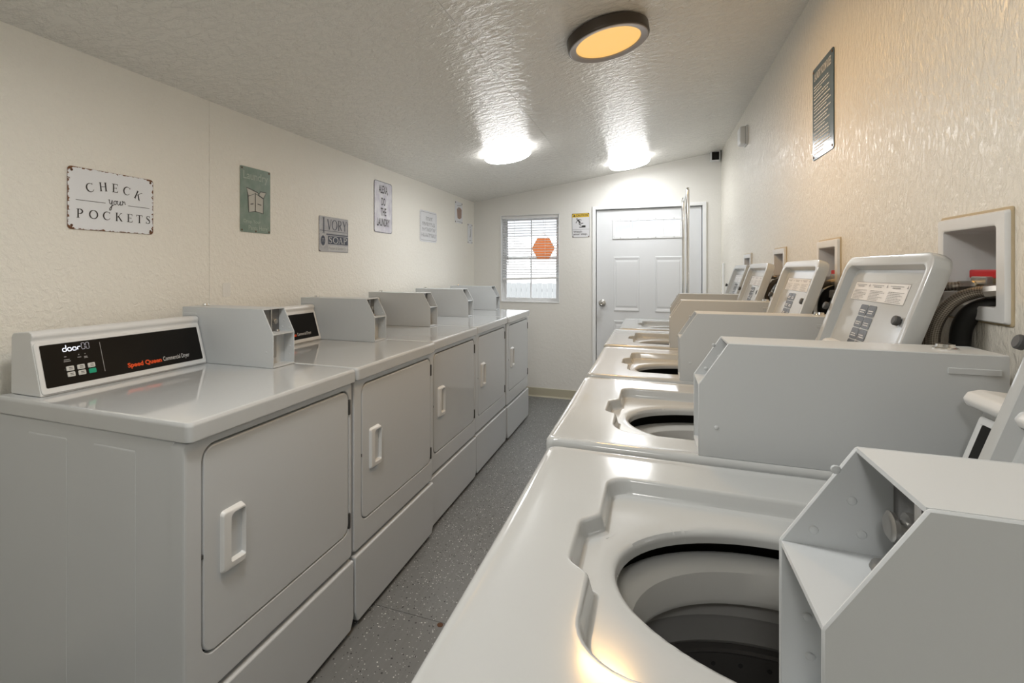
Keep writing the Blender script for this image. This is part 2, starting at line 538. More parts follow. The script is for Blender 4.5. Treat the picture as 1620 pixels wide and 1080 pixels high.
ceil = bmesh.new()
prism(ceil, [(XL-.1, zc(XL-.1)+.002), (XR+.1, zc(XR+.1)+.002), (XR+.1, zc(XR+.1)+.1), (XL-.1, zc(XL-.1)+.1)], 'y', YF-.1, YB+.12)
ceiling = build('ceiling', ceil, M_CEIL)
tag(ceiling, kind='structure')
for x0, x1, ys in ((XL-.09, -.6475, (YF-.1, 3.076, YB+.1)), (-.6455, XR+.09, (YF-.1, .643, 3.076, YB+.1))):
    for y0, y1 in zip(ys, ys[1:]):
        build('ceiling_panel', prism(bmesh.new(), [(x0, zc(x0)), (x1, zc(x1)), (x1, zc(x1)+.004), (x0, zc(x0)+.004)], 'y', y0+.0006, y1-.0006), M_CEIL, ceiling)

wl = build('wall_left', prism(bmesh.new(), [(YF-.1, -.1), (YB+.12, -.1), (YB+.12, zc(XL)+.01), (YF-.1, zc(XL)+.01)], 'x', XL-.1, XL-.003), M_WALL_L)
tag(wl, kind='structure')
for y0, y1 in ((YF-.05, -.861), (-.860, .3585), (.3595, 1.5790), (1.5808, 4.0185), (4.019, YB+.05)):
    build('wall_panel', B(XL-.003, y0, 0, XL, y1, zc(XL)+.003), M_WALL_L, wl)
build('wall_patch', prism(bmesh.new(), rrect(1.648, 1.14, 1.692, 1.20, .008), 'x', XL-.001, XL+.0012), M_WALL_B, wl)

def holed(axis, at0, at1, u0, u1, top, holes):
    """a wall slab with rectangular openings; top(u) gives the top edge; holes = (u0, u1, z0, z1)"""
    bm = bmesh.new()
    us = sorted({u0, u1, *[h[0] for h in holes], *[h[1] for h in holes]})
    for a, b in zip(us, us[1:]):
        hs = sorted([h for h in holes if h[0] <= a+1e-6 and h[1] >= b-1e-6], key=lambda h: h[2])
        z = -.1
        for h in hs:
            prism(bm, [(a, z), (b, z), (b, h[2]), (a, h[2])], axis, at0, at1)
            z = h[3]
        prism(bm, [(a, z), (b, z), (b, top(b)), (a, top(a))], axis, at0, at1)
    return bm
BOXES = [(1.340, 1.122), (2.165, 1.945), (2.868, 2.640), (3.715, 3.475)]
BZ0, BZ1 = 1.160, 1.358
wr = build('wall_right', holed('x', XR, XR+.12, YF-.1, YB+.12, lambda u: zc(XR)+.01, [(b+.012, a-.012, BZ0+.012, BZ1-.012) for a, b in BOXES]), M_WALL_R)
tag(wr, kind='structure')
WX0, WX1, WZ0, WZ1 = -1.447, -.848, .934, 1.816
DX0, DX1, DZ1 = -.497, .420, 1.832
wb = build('wall_back', holed('y', YB, YB+.12, XL-.1, XR+.12, lambda u: zc(u)+.01, [(WX0, WX1, WZ0, WZ1), (DX0-.02, DX1+.02, -.1, DZ1+.02)]), M_WALL_B)
tag(wb, kind='structure')
wf = build('wall_front', prism(bmesh.new(), [(XL-.1, -.1), (XR+.12, -.1), (XR+.12, zc(XR+.12)+.01), (XL-.1, zc(XL-.1)+.01)], 'y', YF-.1, YF), M_WALL_L)
tag(wf, kind='structure')

bb = build('baseboard_back', prism(bmesh.new(), [(YB, .088), (YB-.003, .088), (YB-.006, .082), (YB-.006, .018), (YB-.014, .006), (YB-.017, 0), (YB, 0)], 'x', XL, DX0-.035), M_BASE)
tag(bb, kind='structure')
tag(build('trim_2', B(XR-.014, 4.70, 0, XR, 4.735, 1.318, bev=.003), M_TRIM), kind='structure')

# door with its casing
casing = empty('trim_1'); tag(casing, kind='structure')
for x0, x1 in ((DX0-.034, DX0-.004), (DX1+.004, DX1+.034)):
    build('side_casing', prism(bmesh.new(), [(x0, YB-.014), (x1, YB-.014), (x1, YB+.10), (x0, YB+.10)], 'z', 0, DZ1+.034, .003), M_TRIM, casing)
build('head_casing', B(DX0-.004, YB-.0135, DZ1+.004, DX1+.004, YB+.10, DZ1+.034, bev=.003), M_TRIM, casing)
for x0, x1 in ((DX0-.012, DX0+.014), (DX1-.014, DX1+.012)):
    build('door_stop', B(x0, YB+.064, 0, x1, YB+.10, DZ1+.010), M_TRIM, casing)
build('door_stop', B(DX0+.014, YB+.064, DZ1-.014, DX1-.014, YB+.10, DZ1+.010), M_TRIM, casing)
build('threshold', B(DX0-.004, YB+.004, 0, DX1+.004, YB+.10, .011), M_GALV, casing)
door = empty('door_1', (DX0, YB+.02, .0)); tag(door, kind='structure')
dw, dh = DX1-DX0, DZ1
def at_door(x, z): return (x-DX0, z)
DF = .0                                   # door face, y in door space
LX0, LZ0, LX1, LZ1 = -.335-DX0, 1.566, .250-DX0, 1.728     # glazed light
def door_slab():
    bm = bmesh.new()
    holes = [(LX0, LX1, LZ0, LZ1)]
    us = sorted({0.003, dw-.003, LX0, LX1})
    for a, b in zip(us, us[1:]):
        z = .012
        for h in holes:
            if h[0] <= a+1e-6 and h[1] >= b-1e-6:
                prism(bm, [(a, z), (b, z), (b, h[2]), (a, h[2])], 'y', 0, .042); z = h[3]
        prism(bm, [(a, z), (b, z), (b, dh-.004), (a, dh-.004)], 'y', 0, .042)
    return bm
build('door_slab', door_slab(), M_DOOR, door)
for x0, x1 in ((-.335-DX0, -.108-DX0), (.030-DX0, .257-DX0)):
    for z0, z1 in ((.20, .78), (.872, 1.384)):
        bm = bmesh.new()
        P = rrect(x0, z0, x1, z1, .004, 2); c = ((x0+x1)/2, (z0+z1)/2)
        loft(bm, [(P, 0, 0), (P, .004, .006), (P, .012, .007), (P, .030, .001), (P, .042, .001), (P, .060, .008)], c, lambda p, q, h: (p, -h, q), cap_last=True)
        build('door_panel', bm, M_DOOR, door)
lf = bmesh.new()
for a in ((LX0-.012, LZ0-.014, LX1+.012, LZ0+.008), (LX0-.012, LZ1-.008, LX1+.012, LZ1+.014), (LX0-.012, LZ0+.008, LX0+.010, LZ1-.008), (LX1-.010, LZ0+.008, LX1+.012, LZ1-.008)):
    box(lf, a[0], -.010, a[1], a[2], .05, a[3], .002, 1)
light_frame = build('door_light_frame', lf, M_VINYL, door)
pw = (LX1-LX0-.02)/4
for i in range(4):
    xa = LX0+.010+i*pw
    build('pane', B(xa+.004, .018, LZ0+.006, xa+pw-.004, .024, LZ1-.006), M_GLASS, light_frame)
    if i:
        build('muntin', B(xa-.006, -.004, LZ0+.004, xa+.006, .044, LZ1-.004, bev=.002), M_VINYL, light_frame)
for i in range(4):
    for z in (LZ0-.004, LZ1+.005):
        build('screw_cap', lathe(bmesh.new(), [(.004, 0), (.004, .004), (.002, .006)], 10, lambda x, y, q, X=LX0+.06+i*.155, Z=z: (X+x, -.008-q, Z+y)), M_GREYPRINT, light_frame)
knob = lathe(bmesh.new(), [(.033, 0), (.033, .004), (.026, .010), (.012, .014), (.011, .034), (.022, .042), (.027, .052), (.025, .064), (.014, .070), (.010, .067)], 28, lambda x, y, z: (-.442-DX0+x, -z, .943+y))
kb = build('door_knob', knob, M_NICKEL, door); kb['label'] = 'brushed nickel round knob'

# window
win = empty('window_1', (WX0, YB, WZ0)); tag(win, kind='structure')
ww, wh = WX1-WX0, WZ1-WZ0
def rim(bm, x0, z0, x1, z1, t, y0, y1, bev=.002):
    for a in ((x0, z0, x1, z0+t), (x0, z1-t, x1, z1), (x0, z0+t, x0+t, z1-t), (x1-t, z0+t, x1, z1-t)):
        box(bm, a[0], y0, a[1], a[2], y1, a[3], bev, 1)
    return bm
build('window_frame', rim(bmesh.new(), .002, .002, ww-.002, wh-.002, .022, .06, .115), M_VINYL, win)
build('reveal', rim(bmesh.new(), .001, .001, ww-.001, wh-.001, .006, -.006, .06, .001), M_TRIM, win)
MR = 1.378-WZ0
for z0, z1, y in ((.024, MR+.012, .068), (MR-.012, wh-.024, .086)):
    s = build('sash', rim(bmesh.new(), .024, z0, ww-.024, z1, .020, y, y+.016), M_VINYL, win)
    build('pane', B(.040, y+.006, z0+.016, ww-.040, y+.010, z1-.016), M_GLASS, s)
    build('muntin', B(ww/2-.005, y+.001, z0+.018, ww/2+.005, y+.0145, z1-.018), M_VINYL, s)

# blind hanging in the window
blind = empty('window_blind', (WX0+.012, YB+.020, WZ0), 'white horizontal slat blind, lowered most of the way down the back window', 'blind')
bw = ww-.024
TOP = wh-.008
build('headrail', B(0, -.012, TOP-.028, bw, .014, TOP, bev=.002), M_SLAT, blind)
NS = 22
for i in range(NS):
    z = TOP-.045-i*.0262
    sag = -.004*(i/NS)
    bm = bmesh.new()
    pr = [(-.011, -.0012), (0, .0004), (.011, -.0012), (.011, -.0006), (0, .001), (-.011, -.0006)]
    ca, sa = math.cos(.40), math.sin(.40)
    prism(bm, [(p[0]*ca-p[1]*sa, p[0]*sa+p[1]*ca+z) for p in pr], 'x', .004, bw-.004)
    build('slat', bm, M_SLAT, blind)
zb = TOP-.045-NS*.0262-.012
bt = bmesh.new(); box(bt, .002, -.010, zb-.010, bw-.002, .010, zb+.010, .003)
for v in bt.verts: v.co.z += (v.co.x-bw/2)*.03
build('bottom_rail', bt, M_SLAT, blind)
for x in (.13, bw-.13):
    build('ladder_cord', tube(bmesh.new(), [(x, -.0125, zb), (x, -.0125, TOP-.02)], .0012, 6), M_SLAT, blind)
wd = build('tilt_wand', tube(bmesh.new(), [(.058, -.018, TOP-.04), (.066, -.018, TOP-.50)], .0032, 8), M_GREYPRINT, blind)
wd['label'] = 'thin grey tilt wand'
for x in (.03, bw-.05):
    build('bracket', B(x, -.013, TOP, x+.016, .012, TOP+.004), M_GREYPRINT, blind)

# coral hexagon behind the slats
hx = empty('hexagon_ornament', (-1.017, YB+.046, 1.479), 'flat coral orange hexagon hung on strings behind the blind slats', 'ornament')
hexp = [(.116*math.cos(i*PI/3), .107*math.sin(i*PI/3)/.866) for i in range(6)]
bm = bmesh.new(); prism(bm, hexp, 'y', -.006, .006, .002, 1)
body = build('hexagon_panel', bm, M_HEX, hx)
for k in (-2, -1, 0, 1, 2):
    x = k*.034
    build('panel_rib', B(x-.002, -.0075, -.10 if abs(k) < 2 else -.07, x+.002, -.0058, .10 if abs(k) < 2 else .07), M_HEX, body)
build('hanging_string', tube(bmesh.new(), [(-.05, 0, .105), (0, 0, .155), (.05, 0, .105)], .0022, 6), M_HEX, hx)
build('hanging_cord', tube(bmesh.new(), [(0, 0, .155), (0, .002, .326)], .001, 6), M_SLAT, hx)

# ------------------------------------------------------------------ outside, seen through the glass
M_GROUND = mat('pale_concrete_outside', (.55, .55, .54), .9)
M_HILL = mat('dry_hillside', (.24, .25, .23), .95)
lk(M_HILL, mixc(M_HILL, noise(M_HILL, coords(M_HILL), .5, 5), (.19, .19, .19), (.34, .335, .33)), bsdf(M_HILL).inputs['Base Color'])
M_FENCE = mat('weathered_fence', (.26, .26, .25), .9)
M_STUCCO = mat('pale_stucco', (.72, .70, .66), .9)
tag(build('ground_outside', B(-30, YB+.13, -.5, 20, 70, -.15), M_GROUND), kind='structure')
bm = bmesh.new()
G = 24
gv = [[None]*(G+1) for _ in range(G+1)]
for i in range(G+1):
    for j in range(G+1):
        x = -60+100*i/G; y = 38+40*j/G
        t = max(0, min(1, (y-38)/26)); t = t*t*(3-2*t)
        z = -.2+t*(9+.16*(x+20))+.5*math.sin(x*.45)*t+.4*math.sin(y*.6+x*.2)*t
        gv[i][j] = bm.verts.new((x, y, z))
for i in range(G):
    for j in range(G):
        bm.faces.new((gv[i][j], gv[i+1][j], gv[i+1][j+1], gv[i][j+1]))
tag(build('hillside', bm, M_HILL), kind='structure')
fence = empty('board_fence', (-8, 14, -.15), 'grey board fence standing across the yard outside the window', 'fence')
for i in range(64):
    hgt = 1.05+.01*math.sin(i*3.1)
    build('board', B(i*.15, 0, .04, i*.15+.142, .02, hgt), M_FENCE, fence)
build('rail', B(0, .02, .25, 9.6, .06, .34), M_FENCE, fence)
build('rail', B(0, .02, .8, 9.6, .06, .89), M_FENCE, fence)
house = empty('outside_shed', (-8.2, 24, -.15), 'low pale stucco building at the foot of the hill beyond the fence', 'building')
build('wall', B(0, 0, 0, 6.5, 4, 2.5), M_STUCCO, house)
build('roof', prism(bmesh.new(), [(-.3, 2.5), (4.3, 2.5), (2, 3.2)], 'x', -.3, 6.8), M_STUCCO, house)

# ------------------------------------------------------------------ dryers
def ring_door(bm, P, c):
    pass
COIN_GLY = None
def coin_box(parent, x0, xb, y0, y1, z0, zs, zt, xt, sgn, steel=True):
    """sheet-metal coin box with an open chamfered front; x0 front, xt where the chamfer meets the top, xb back.
    sgn = direction from front to back along x (+1 washers, -1 dryers)."""
    T = .0035
    out = [(x0, z0), (x0, zs), (xt, zt), (xb, zt), (xb, z0)]
    bm = bmesh.new()
    for a, b in ((y0, y0+T), (y1-T, y1)):
        prism(bm, out, 'y', a, b, .0012, 1)
    box(bm, *sorted3((xt, y0+T, zt-T), (xb, y1-T, zt)))
    box(bm, *sorted3((xb-sgn*T, y0+T, z0), (xb, y1-T, zt-T)))
    box(bm, *sorted3((x0, y0+T, z0+.001), (x0+sgn*.10, y1-T, z0+.006)))
    o = build('coin_box', bm, M_BOX, parent)
    build('shelf', B(*sorted3((x0+sgn*.001, y0+T, zs-.004), (x0+sgn*.085, y1-T, zs))), M_BOX, o)
    xi = xt+sgn*.022
    build('inner_plate', B(*sorted3((xi, y0+T, zs), (xi+sgn*.004, y1-T, zt-T))), M_INNER, o)
    build('lower_plate', B(*sorted3((x0+sgn*.045, y0+T, z0+.006), (x0+sgn*.049, y1-T, zs-.004))), M_BOX, o)
    ym = (y0+y1)/2
    s = build('slide_bracket', B(*sorted3((x0+sgn*.030, y0+T+.004, z0+.03), (x0+sgn*.034, ym-.004, zs-.012)), bev=.001), M_STEELPL, o)
    for z in (z0+.042, zs-.028):
        build('bracket_bolt', lathe(bmesh.new(), [(.006, 0), (.006, .004), (.003, .006)], 12, lambda x, y, h, Z=z: (x0+sgn*(.030-h), y0+T+.024+x, Z+y)), M_NICKEL, o)
    yf = y1-.034
    zm = zs+.036
    build('coin_mechanism', lathe(bmesh.new(), [(.010, 0), (.010, .004), (.005, .005), (.005, .009), (.009, .010), (.010, .013), (.007, .015)], 14, lambda x, y, h: (xi-sgn*h, yf+x, zm+y)), M_STEELPL, o)
    build('coin_chute', tube(bmesh.new(), [(xi-sgn*.002, yf-.012, zt-.006), (xi-sgn*.002, yf-.012, zs+.004)], .0026, 8), M_CHROME, o)
    build('lock_stud', lathe(bmesh.new(), [(.007, 0), (.0085, .003), (.007, .007), (.004, .008)], 14, lambda x, y, h: (xi-sgn*.014+x, yf+.006+y, zs+h)), M_STEELPL, o)
    build('top_lock', lathe(bmesh.new(), [(.017, 0), (.017, .002), (.013, .004), (.012, .009), (.006, .010)], 18, lambda x, y, h: (xb-sgn*.055+x, ym+y, zt+h)), M_CHROME, o)
    build('pull_slot', B(*sorted3((xb-sgn*.075, y0-.0015, zt-.032), (xb-sgn*.010, y0+.0005, zt-.022)), bev=.0007, seg=1), M_BOX, o)
    dm = []
    for (dx, dz) in ((.022, .012), (.046, .038), (.052, .014), (.036, .060), (.018, -.055), (.020, -.085)):
        dm.append(build('weld_dimple', lathe(bmesh.new(), [(.0035, 0), (.0028, .0010), (.0012, .0014)], 10, lambda x, y, h, X=x0+sgn*dx, Z=zs+dz: (X+x, y1-T-h, Z+y)), M_BOX, o))
    build('rivet', lathe(bmesh.new(), [(.0038, 0), (.0030, .0012), (.0014, .0016)], 12, lambda x, y, h: (x0+sgn*.03+x, y0-h, z0+.055+y)), M_BOX, o)
    return o
def sorted3(a, b):
    return [min(p, q) for p, q in zip(a, b)]+[max(p, q) for p, q in zip(a, b)]

DW, DD = .672, .715
def make_dryer():
    """local frame: x = 0 at the front edge of the top, going negative to the wall; y from the near side"""
    r = empty('dryer')
    FX = -.016                            # face of the front panel
    cb = bmesh.new()
    box(cb, -DD+.01, .004, .030, FX-.035, DW-.004, .868, .003, 1)
    cab = build('cabinet', cb, M_CABINET, r)
    for a, b in ((-.572, -.418), (-.318, -.172)):
        bm = bmesh.new()
        P = rrect(a, .05, b, .833, .004, 2)
        loft(bm, [(P, 0, .0045), (P, .002, .0034), (P, .006, .0032)], ((a+b)/2, .44), lambda p, q, h: (p, h, q), cap_last=True)
        build('side_flute', bm, M_CABINET, cab)
    # front panel with door opening
    P = rrect(.002, .262, DW-.002, .866, .012, 5)
    O = rrect(.050, .352, DW-.024, .846, .036, 6)
    bm = bmesh.new()
    c = (DW/2, .6)
    loft(bm, [(P, 0, -.040), (P, 0, -.010), (P, .003, -.003), (P, .010, 0), (O, -.004, 0), (O, -.001, -.002), (O, 0, -.020)], c, lambda p, q, h: (FX+h, p, q))
    build('front_panel', bm, M_CABINET, r)
    bm = bmesh.new()
    prism(bm, rrect(.046, .348, DW-.020, .850, .03), 'x', FX-.03, FX-.016)
    build('gasket', bm, M_DARK, r)
    # door
    Dp = rrect(.0535, .3555, DW-.0275, .8415, .033, 6)
    bm = bmesh.new()
    loft(bm, [(Dp, 0, -.0155), (Dp, 0, -.004), (Dp, .0015, -.001), (Dp, .004, .0005)], c, lambda p, q, h: (FX+h, p, q), cap_first=True, cap_last=True)
    d = build('door', bm, M_CABINET, r)
    # pull: raised tapered surround with a hollow open to the right
    hy0, hy1, hz0, hz1 = .100, .172, .520, .672
    H_ = rrect(hy0, hz0, hy1, hz1, .010, 4)
    I_ = rrect(hy0+.026, hz0+.022, hy1-.003, hz1-.014, (.004, .004, .004, .012), 4)
    bm = bmesh.new()
    loft(bm, [(H_, 0, .0005), (H_, .004, .010), (H_, .008, .013), (I_, -.002, .013), (I_, .0, .011), (I_, .003, -.001)], ((hy0+hy1)/2+.012, (hz0+hz1)/2), lambda p, q, h: (FX+h, p, q), cap_last=True)
    for v in bm.verts:                    # the surround is low on the left, proud on the right
        if v.co.x > FX+.002:
            v.co.x = FX+.002+(v.co.x-FX-.002)*(.75+.35*(v.co.y-hy0)/(hy1-hy0))
    build('handle', bm, M_PLASTIC, d)
    for z in (.395, .785):
        build('hinge', B(FX-.004, DW-.0285, z-.026, FX+.004, DW-.0195, z+.026, bev=.001, seg=1), M_HINGE, d)
    build('door_catch', B(FX-.006, .0485, .585, FX+.0006, .0525, .595), M_RUBBER, d)
    # lower access panel
    bm = bmesh.new()
    prism(bm, [(.002, .055), (.020, .016), (DW-.020, .016), (DW-.002, .055), (DW-.002, .250), (.002, .250)], 'x', FX-.034, FX+.006, .006, 3)
    build('access_panel', bm, M_CABINET, r)
    for x in (FX-.06, -DD+.06):
        for y in (.05, DW-.05):
            build('foot', lathe(bmesh.new(), [(.020, 0), (.020, .010), (.009, .014), (.009, .032)], 14, lambda a, b, h, X=x, Y=y: (X+a, Y+b, h)), M_RUBBER, r)
    # top
    T_ = rrect(-DD, 0, 0, DW, (.006, .016, .016, .006), 5)
    bm = bmesh.new()
    loft(bm, [(T_, .006, .869), (T_, .001, .870), (T_, 0, .873), (T_, 0, .903), (T_, .0012, .9085), (T_, .005, .913), (T_, .010, .9140), (T_, .016, .9138)], (-DD/2, DW/2), lambda p, q, h: (p, q, h), cap_first=True, cap_last=True)
    build('top_panel', bm, M_ENAMEL, r)
    # control console
    cy0, cy1 = .030, .562
    prof = [(-.568, .914), (-.612, 1.062), (-.606, 1.073), (-.610, 1.082), (-.622, 1.087), (-.688, 1.082), (-.698, 1.072), (-.700, .914)]
    con = build('control_console', prism(bmesh.new(), prof, 'y', cy0, cy1, .004, 2), M_PLASTIC, r)
    u = Vector((0, 1, 0)); v = Vector((-.044, 0, .148)).normalized()
    mt = frame3(Vector((-.568, cy0, .914)), u, v)
    L = cy1-cy0; Hh = .150
    # frame: local (u, v, n) with n towards the room
    if (mt.to_3x3() @ Vector((0, 0, 1))).x < 0:
        mt = frame3(Vector((-.568, cy0, .914)), u, v) @ Matrix.Diagonal((1, 1, -1, 1))
    bm = bmesh.new()
    P2 = rrect(.002, .004, L-.002, Hh-.002, .010, 4); Q2 = rrect(.016, .020, L-.014, Hh-.012, .004, 3)
    loft(bm, [(P2, 0, -.002), (P2, .001, .003), (P2, .004, .0045), (Q2, -.003, .0045), (Q2, 0, .002), (Q2, 0, -.001)], (L/2, Hh/2), lambda p, q, h: mt @ Vector((p, q, h)))
    build('bezel', bm, M_PLASTIC, con)
    bm = bmesh.new(); prism(bm, Q2, 'z', -.001, .0022); bmesh.ops.transform(bm, matrix=mt, verts=bm.verts)
    build('faceplate', bm, M_FACE, con)
    def pr(name, bm, m): return pbuild(name, bm, m, con, mt)
    fx0, fz0, fw, fh = .016, .020, L-.030, Hh-.032
    def U(a): return fx0+a*fw
    def V(b): return fz0+b*fh
    hp = .0032
    bm = bmesh.new(); text_into(bm, 'Speed Queen', U(.452), V(.095), w=fw*.230, hgt=fh*.165, h=hp, bold=.035); pr('lettering', bm, M_ORANGE)
    bm = bmesh.new(); text_into(bm, 'Commercial Dryer', U(.694), V(.105), w=fw*.200, hgt=fh*.160, h=hp); pr('lettering', bm, M_WHITEPRINT)
    bm = bmesh.new(); quad(bm, U(.311), V(.16), U(.3145), V(.92), hp); pr('divider_line', bm, M_GREYPRINT)
    # seven-segment style read-out: door, then two dim zeros
    SEG = {'a': ((.1, 1), (.9, 1)), 'b': ((1, .95), (1, .55)), 'c': ((1, .45), (1, .05)), 'd': ((.1, 0), (.9, 0)), 'e': ((0, .45), (0, .05)), 'f': ((0, .95), (0, .55)), 'g': ((.1, .5), (.9, .5))}
    def digit(bm, segs, x, y, w, hgt, t):
        for s in segs:
            (ax, ay), (bx, by) = SEG[s]
            strip(bm, [(x+ax*w, y+ay*hgt), (x+bx*w, y+by*hgt)], t, hp)
    bm = bmesh.new()
    for ch, x in (('bcdeg', .110), ('cdeg', .136), ('cdeg', .162), ('eg', .188)):
        digit(bm, ch, U(x), V(.80), fw*.018, fh*.155, .0020)
    pr('display_digits', bm, M_LCD)
    bm = bmesh.new()
    for x in (.210, .234):
        digit(bm, 'abcdef', U(x), V(.80), fw*.017, fh*.155, .0010)
    pr('display_digits', bm, M_LCDDIM)
    bm = bmesh.new()
    for x, y, w in ((.110, .66, .012), (.106, .585, .030), (.104, .545, .036), (.184, .67, .006), (.178, .605, .020), (.218, .67, .006), (.213, .60, .018), (.213, .57, .020)):
        quad(bm, U(x), V(y), U(x+w), V(y)+.0022, hp)
    pr('tiny_legend', bm, M_GREYPRINT)
    bi = 0
    lab = bmesh.new()
    for j in range(2):
        for i in range(3):
            x = U(.110+i*.057+j*.001); y = V(.318-j*.142)
            w, h_ = fw*.040, fh*.115
            green = (i == 2 and j == 1)
            bm = bmesh.new(); prism(bm, rrect(x, y, x+w, y+h_, .002, 2), 'z', .0018, .0046, .0006, 1)
            bmesh.ops.transform(bm, matrix=mt, verts=bm.verts)
            b = build('button', bm, M_GREENB if green else M_BUTTON, con)
            if green:
                b['label'] = 'green start button'
            else:
                for k in range(2):
                    quad(lab, x+w*.3, y+h_*(.28+.3*k), x+w*.78, y+h_*(.40+.3*k), .0049)
    quad(lab, U(.100), V(.35), U(.104), V(.38), hp)
    pr('button_print', lab, M_DARKPRINT)
    coin_box(r, -.268, -.695, .565, .676, .9142, 1.032, 1.118, -.314, -1)
    return r
DRYERS = [(-.955, .814), (-.957, 1.494), (-.979, 2.174), (-.984, 2.854), (-.978, 3.537)]
DL = ['white coin dryer nearest the check pockets sign, its control display reading door 00',
      'white coin dryer below the green laundry sign, second in the left row',
      'white coin dryer in the middle of the left row, its door glossier than the others',
      'white coin dryer fourth along the left row, next before the one by the window',
      'white coin dryer at the far end of the left row beside the back window']
dry0 = make_dryer()
tag(dry0, DL[0], 'dryer', 'white coin dryers along the left wall')
dry0.location = (*DRYERS[0], 0)
for i, ((x, y), l) in enumerate(zip(DRYERS[1:], DL[1:])):
    dr, mp = copy_tree(dry0, (x, y, 0), l)
    if i == 1:                            # the middle dryer's door is glossier than the others
        for a, b in mp.items():
            if a.name == 'door':
                b.material_slots[0].link = 'OBJECT'
                b.material_slots[0].material = M_ENAMEL

# ------------------------------------------------------------------ washers
WW, WD = .632, .700
def make_washer():
    """local frame: x = 0 at the front edge of the deck, growing towards the wall; y from the near side"""
    r = empty('washer')
    CB = rrect(.010, .004, WD-.004, WW-.004, .010, 4)
    bm = bmesh.new()
    loft(bm, [(CB, .012, .036), (CB, .012, .866), (CB, .004, .873), (CB, 0, .870), (CB, 0, .034), (CB, .004, .030)], (WD/2, WW/2), lambda p, q, h: (p, q, h), cap_last=True)
    build('cabinet', bm, M_CABINET, r)
    for x in (.06, WD-.06):
        for y in (.05, WW-.05):
            build('foot', lathe(bmesh.new(), [(.020, 0), (.020, .010), (.009, .014), (.009, .034)], 14, lambda a, b, h, X=x, Y=y: (X+a, Y+b, h)), M_RUBBER, r)
    OUT = rrect(0, 0, WD, WW, (.018, .010, .010, .018), 6)
    y0, y1 = .100, .518
    REC = []
    REC += rrect(.124, y0, .585, y1, (.060, .03, .03, .034), 8)[0:9]            # near front corner
    REC += rrect(.124, y0, .585, y1, (.060, .03, .03, .034), 8)[9:36]
    # finger notch on the front side, walking from the far corner back to the near one
    REC += [(.124, .386), (.1225, .380), (.104, .359), (.1008, .353), (.0995, .346), (.0995, .264), (.1008, .258), (.104, .253), (.1225, .237), (.124, .231)]
    OPN = ell(.350, .305, .200, .152, 72)
    c = (.345, .306)
    bm = bmesh.new()
    Z = .914
    loft(bm, [(OUT, .004, .874), (OUT, 0, .878), (OUT, 0, Z-.013), (OUT, .0016, Z-.006), (OUT, .006, Z-.001), (OUT, .012, Z+.0008), (OUT, .017, Z-.0002), (OUT, .024, Z-.0012), (OUT, .034, Z-.0012),
              (REC, -.012, Z-.0012), (REC, -.005, Z-.0012), (REC, -.0035, Z-.0014), (REC, -.001, Z-.0026), (REC, .001, Z-.006), (REC, .0045, Z-.019), (REC, .0065, Z-.0235), (REC, .0105, Z-.0258), (REC, .0125, Z-.026), (REC, .018, Z-.0261), (OPN, -.030, Z-.0263),
              (OPN, -.022, Z-.0266), (OPN, -.010, Z-.0272), (OPN, -.004, Z-.0295), (OPN, -.001, Z-.034), (OPN, 0, Z-.038), (OPN, .0, Z-.046)], c, lambda p, q, h: (p, q, h))
    build('top_deck', bm, M_BISQUE, r)
    cx, cy = .350, .305
    e = lambda x, y, z: (cx+x*1.16, cy+y*1.0, z)
    bm = bmesh.new()
    lathe(bm, [(.196, .800), (.198, .826), (.192, .836), (.180, .840), (.166, .836), (.158, .826), (.156, .790), (.160, .780)], 56, e, False, False)
    build('tub_ring', bm, M_TUBRING, r)
    bm = bmesh.new()
    lathe(bm, [(.235, .866), (.235, .80), (.197, .80)], 48, e, False, False)
    build('tub_seal', bm, M_DARK, r)
    bm = bmesh.new()
    lathe(bm, [(.160, .786), (.184, .782), (.190, .772), (.192, .742)], 56, e, False, False)
    build('basket_collar', bm, mat('grey_balance_collar', (.40, .40, .39), .45), r)
    bm = bmesh.new()
    lathe(bm, [(.192, .742), (.193, .735), (.190, .706), (.194, .700)], 56, e, False, False)
    build('lower_collar', bm, mat('dark_grey_collar', (.24, .24, .235), .45), r)
    bm = bmesh.new()
    lathe(bm, [(.196, .700), (.186, .697), (.185, .692), (.190, .687), (.191, .44), (.17, .40), (.03, .39)], 56, e, False, True)
    ba = build('wash_basket', bm, M_DRUM, r)
    ba['label'] = 'perforated steel wash basket'
    bm = bmesh.new()
    for row in range(7):
        for k in range(36):
            a = 2*PI*(k+.5*(row % 2))/36
            z = .672-row*.034
            ctr = Vector(e(.1895*math.cos(a), .1895*math.sin(a), z))
            n = Vector((-math.cos(a), -math.sin(a), 0)); s = Vector((-math.sin(a), math.cos(a), 0))
            ring = [bm.verts.new(ctr+n*.0008+(s*math.cos(t*PI/4)*.0036+Vector((0, 0, 1))*math.sin(t*PI/4)*.0036)) for t in range(8)]
            bm.faces.new(ring)
    h = build('drain_holes', bm, M_DARK, ba, recalc=False); h['kind'] = 'stuff'
    # agitator
    build('agitator', lathe(bmesh.new(), [(.13, .40), (.11, .43), (.055, .46), (.045, .60), (.038, .66), (.02, .675)], 32, e, True, True), M_TUBRING, r)
    # console behind the lid
    prof = [(.604, .914), (.646, 1.046), (.626, 1.054), (.622, 1.064), (.628, 1.074), (.642, 1.078), (.690, 1.074), (.696, 1.066), (.698, .914)]
    cy0, cy1 = .118, WW-.012
    con = build('control_console', prism(bmesh.new(), prof, 'y', cy0, cy1, .003, 2), M_PLASTIC, r)
    v = Vector((.042, 0, .132)); u = Vector((0, -1, 0))
    mt = frame3(Vector((.604, cy1, .914)), u, v)
    L = cy1-cy0; Hh = .1385
    bm = bmesh.new()
    Q2 = rrect(.014, .016, L-.014, Hh-.018, .003, 3)
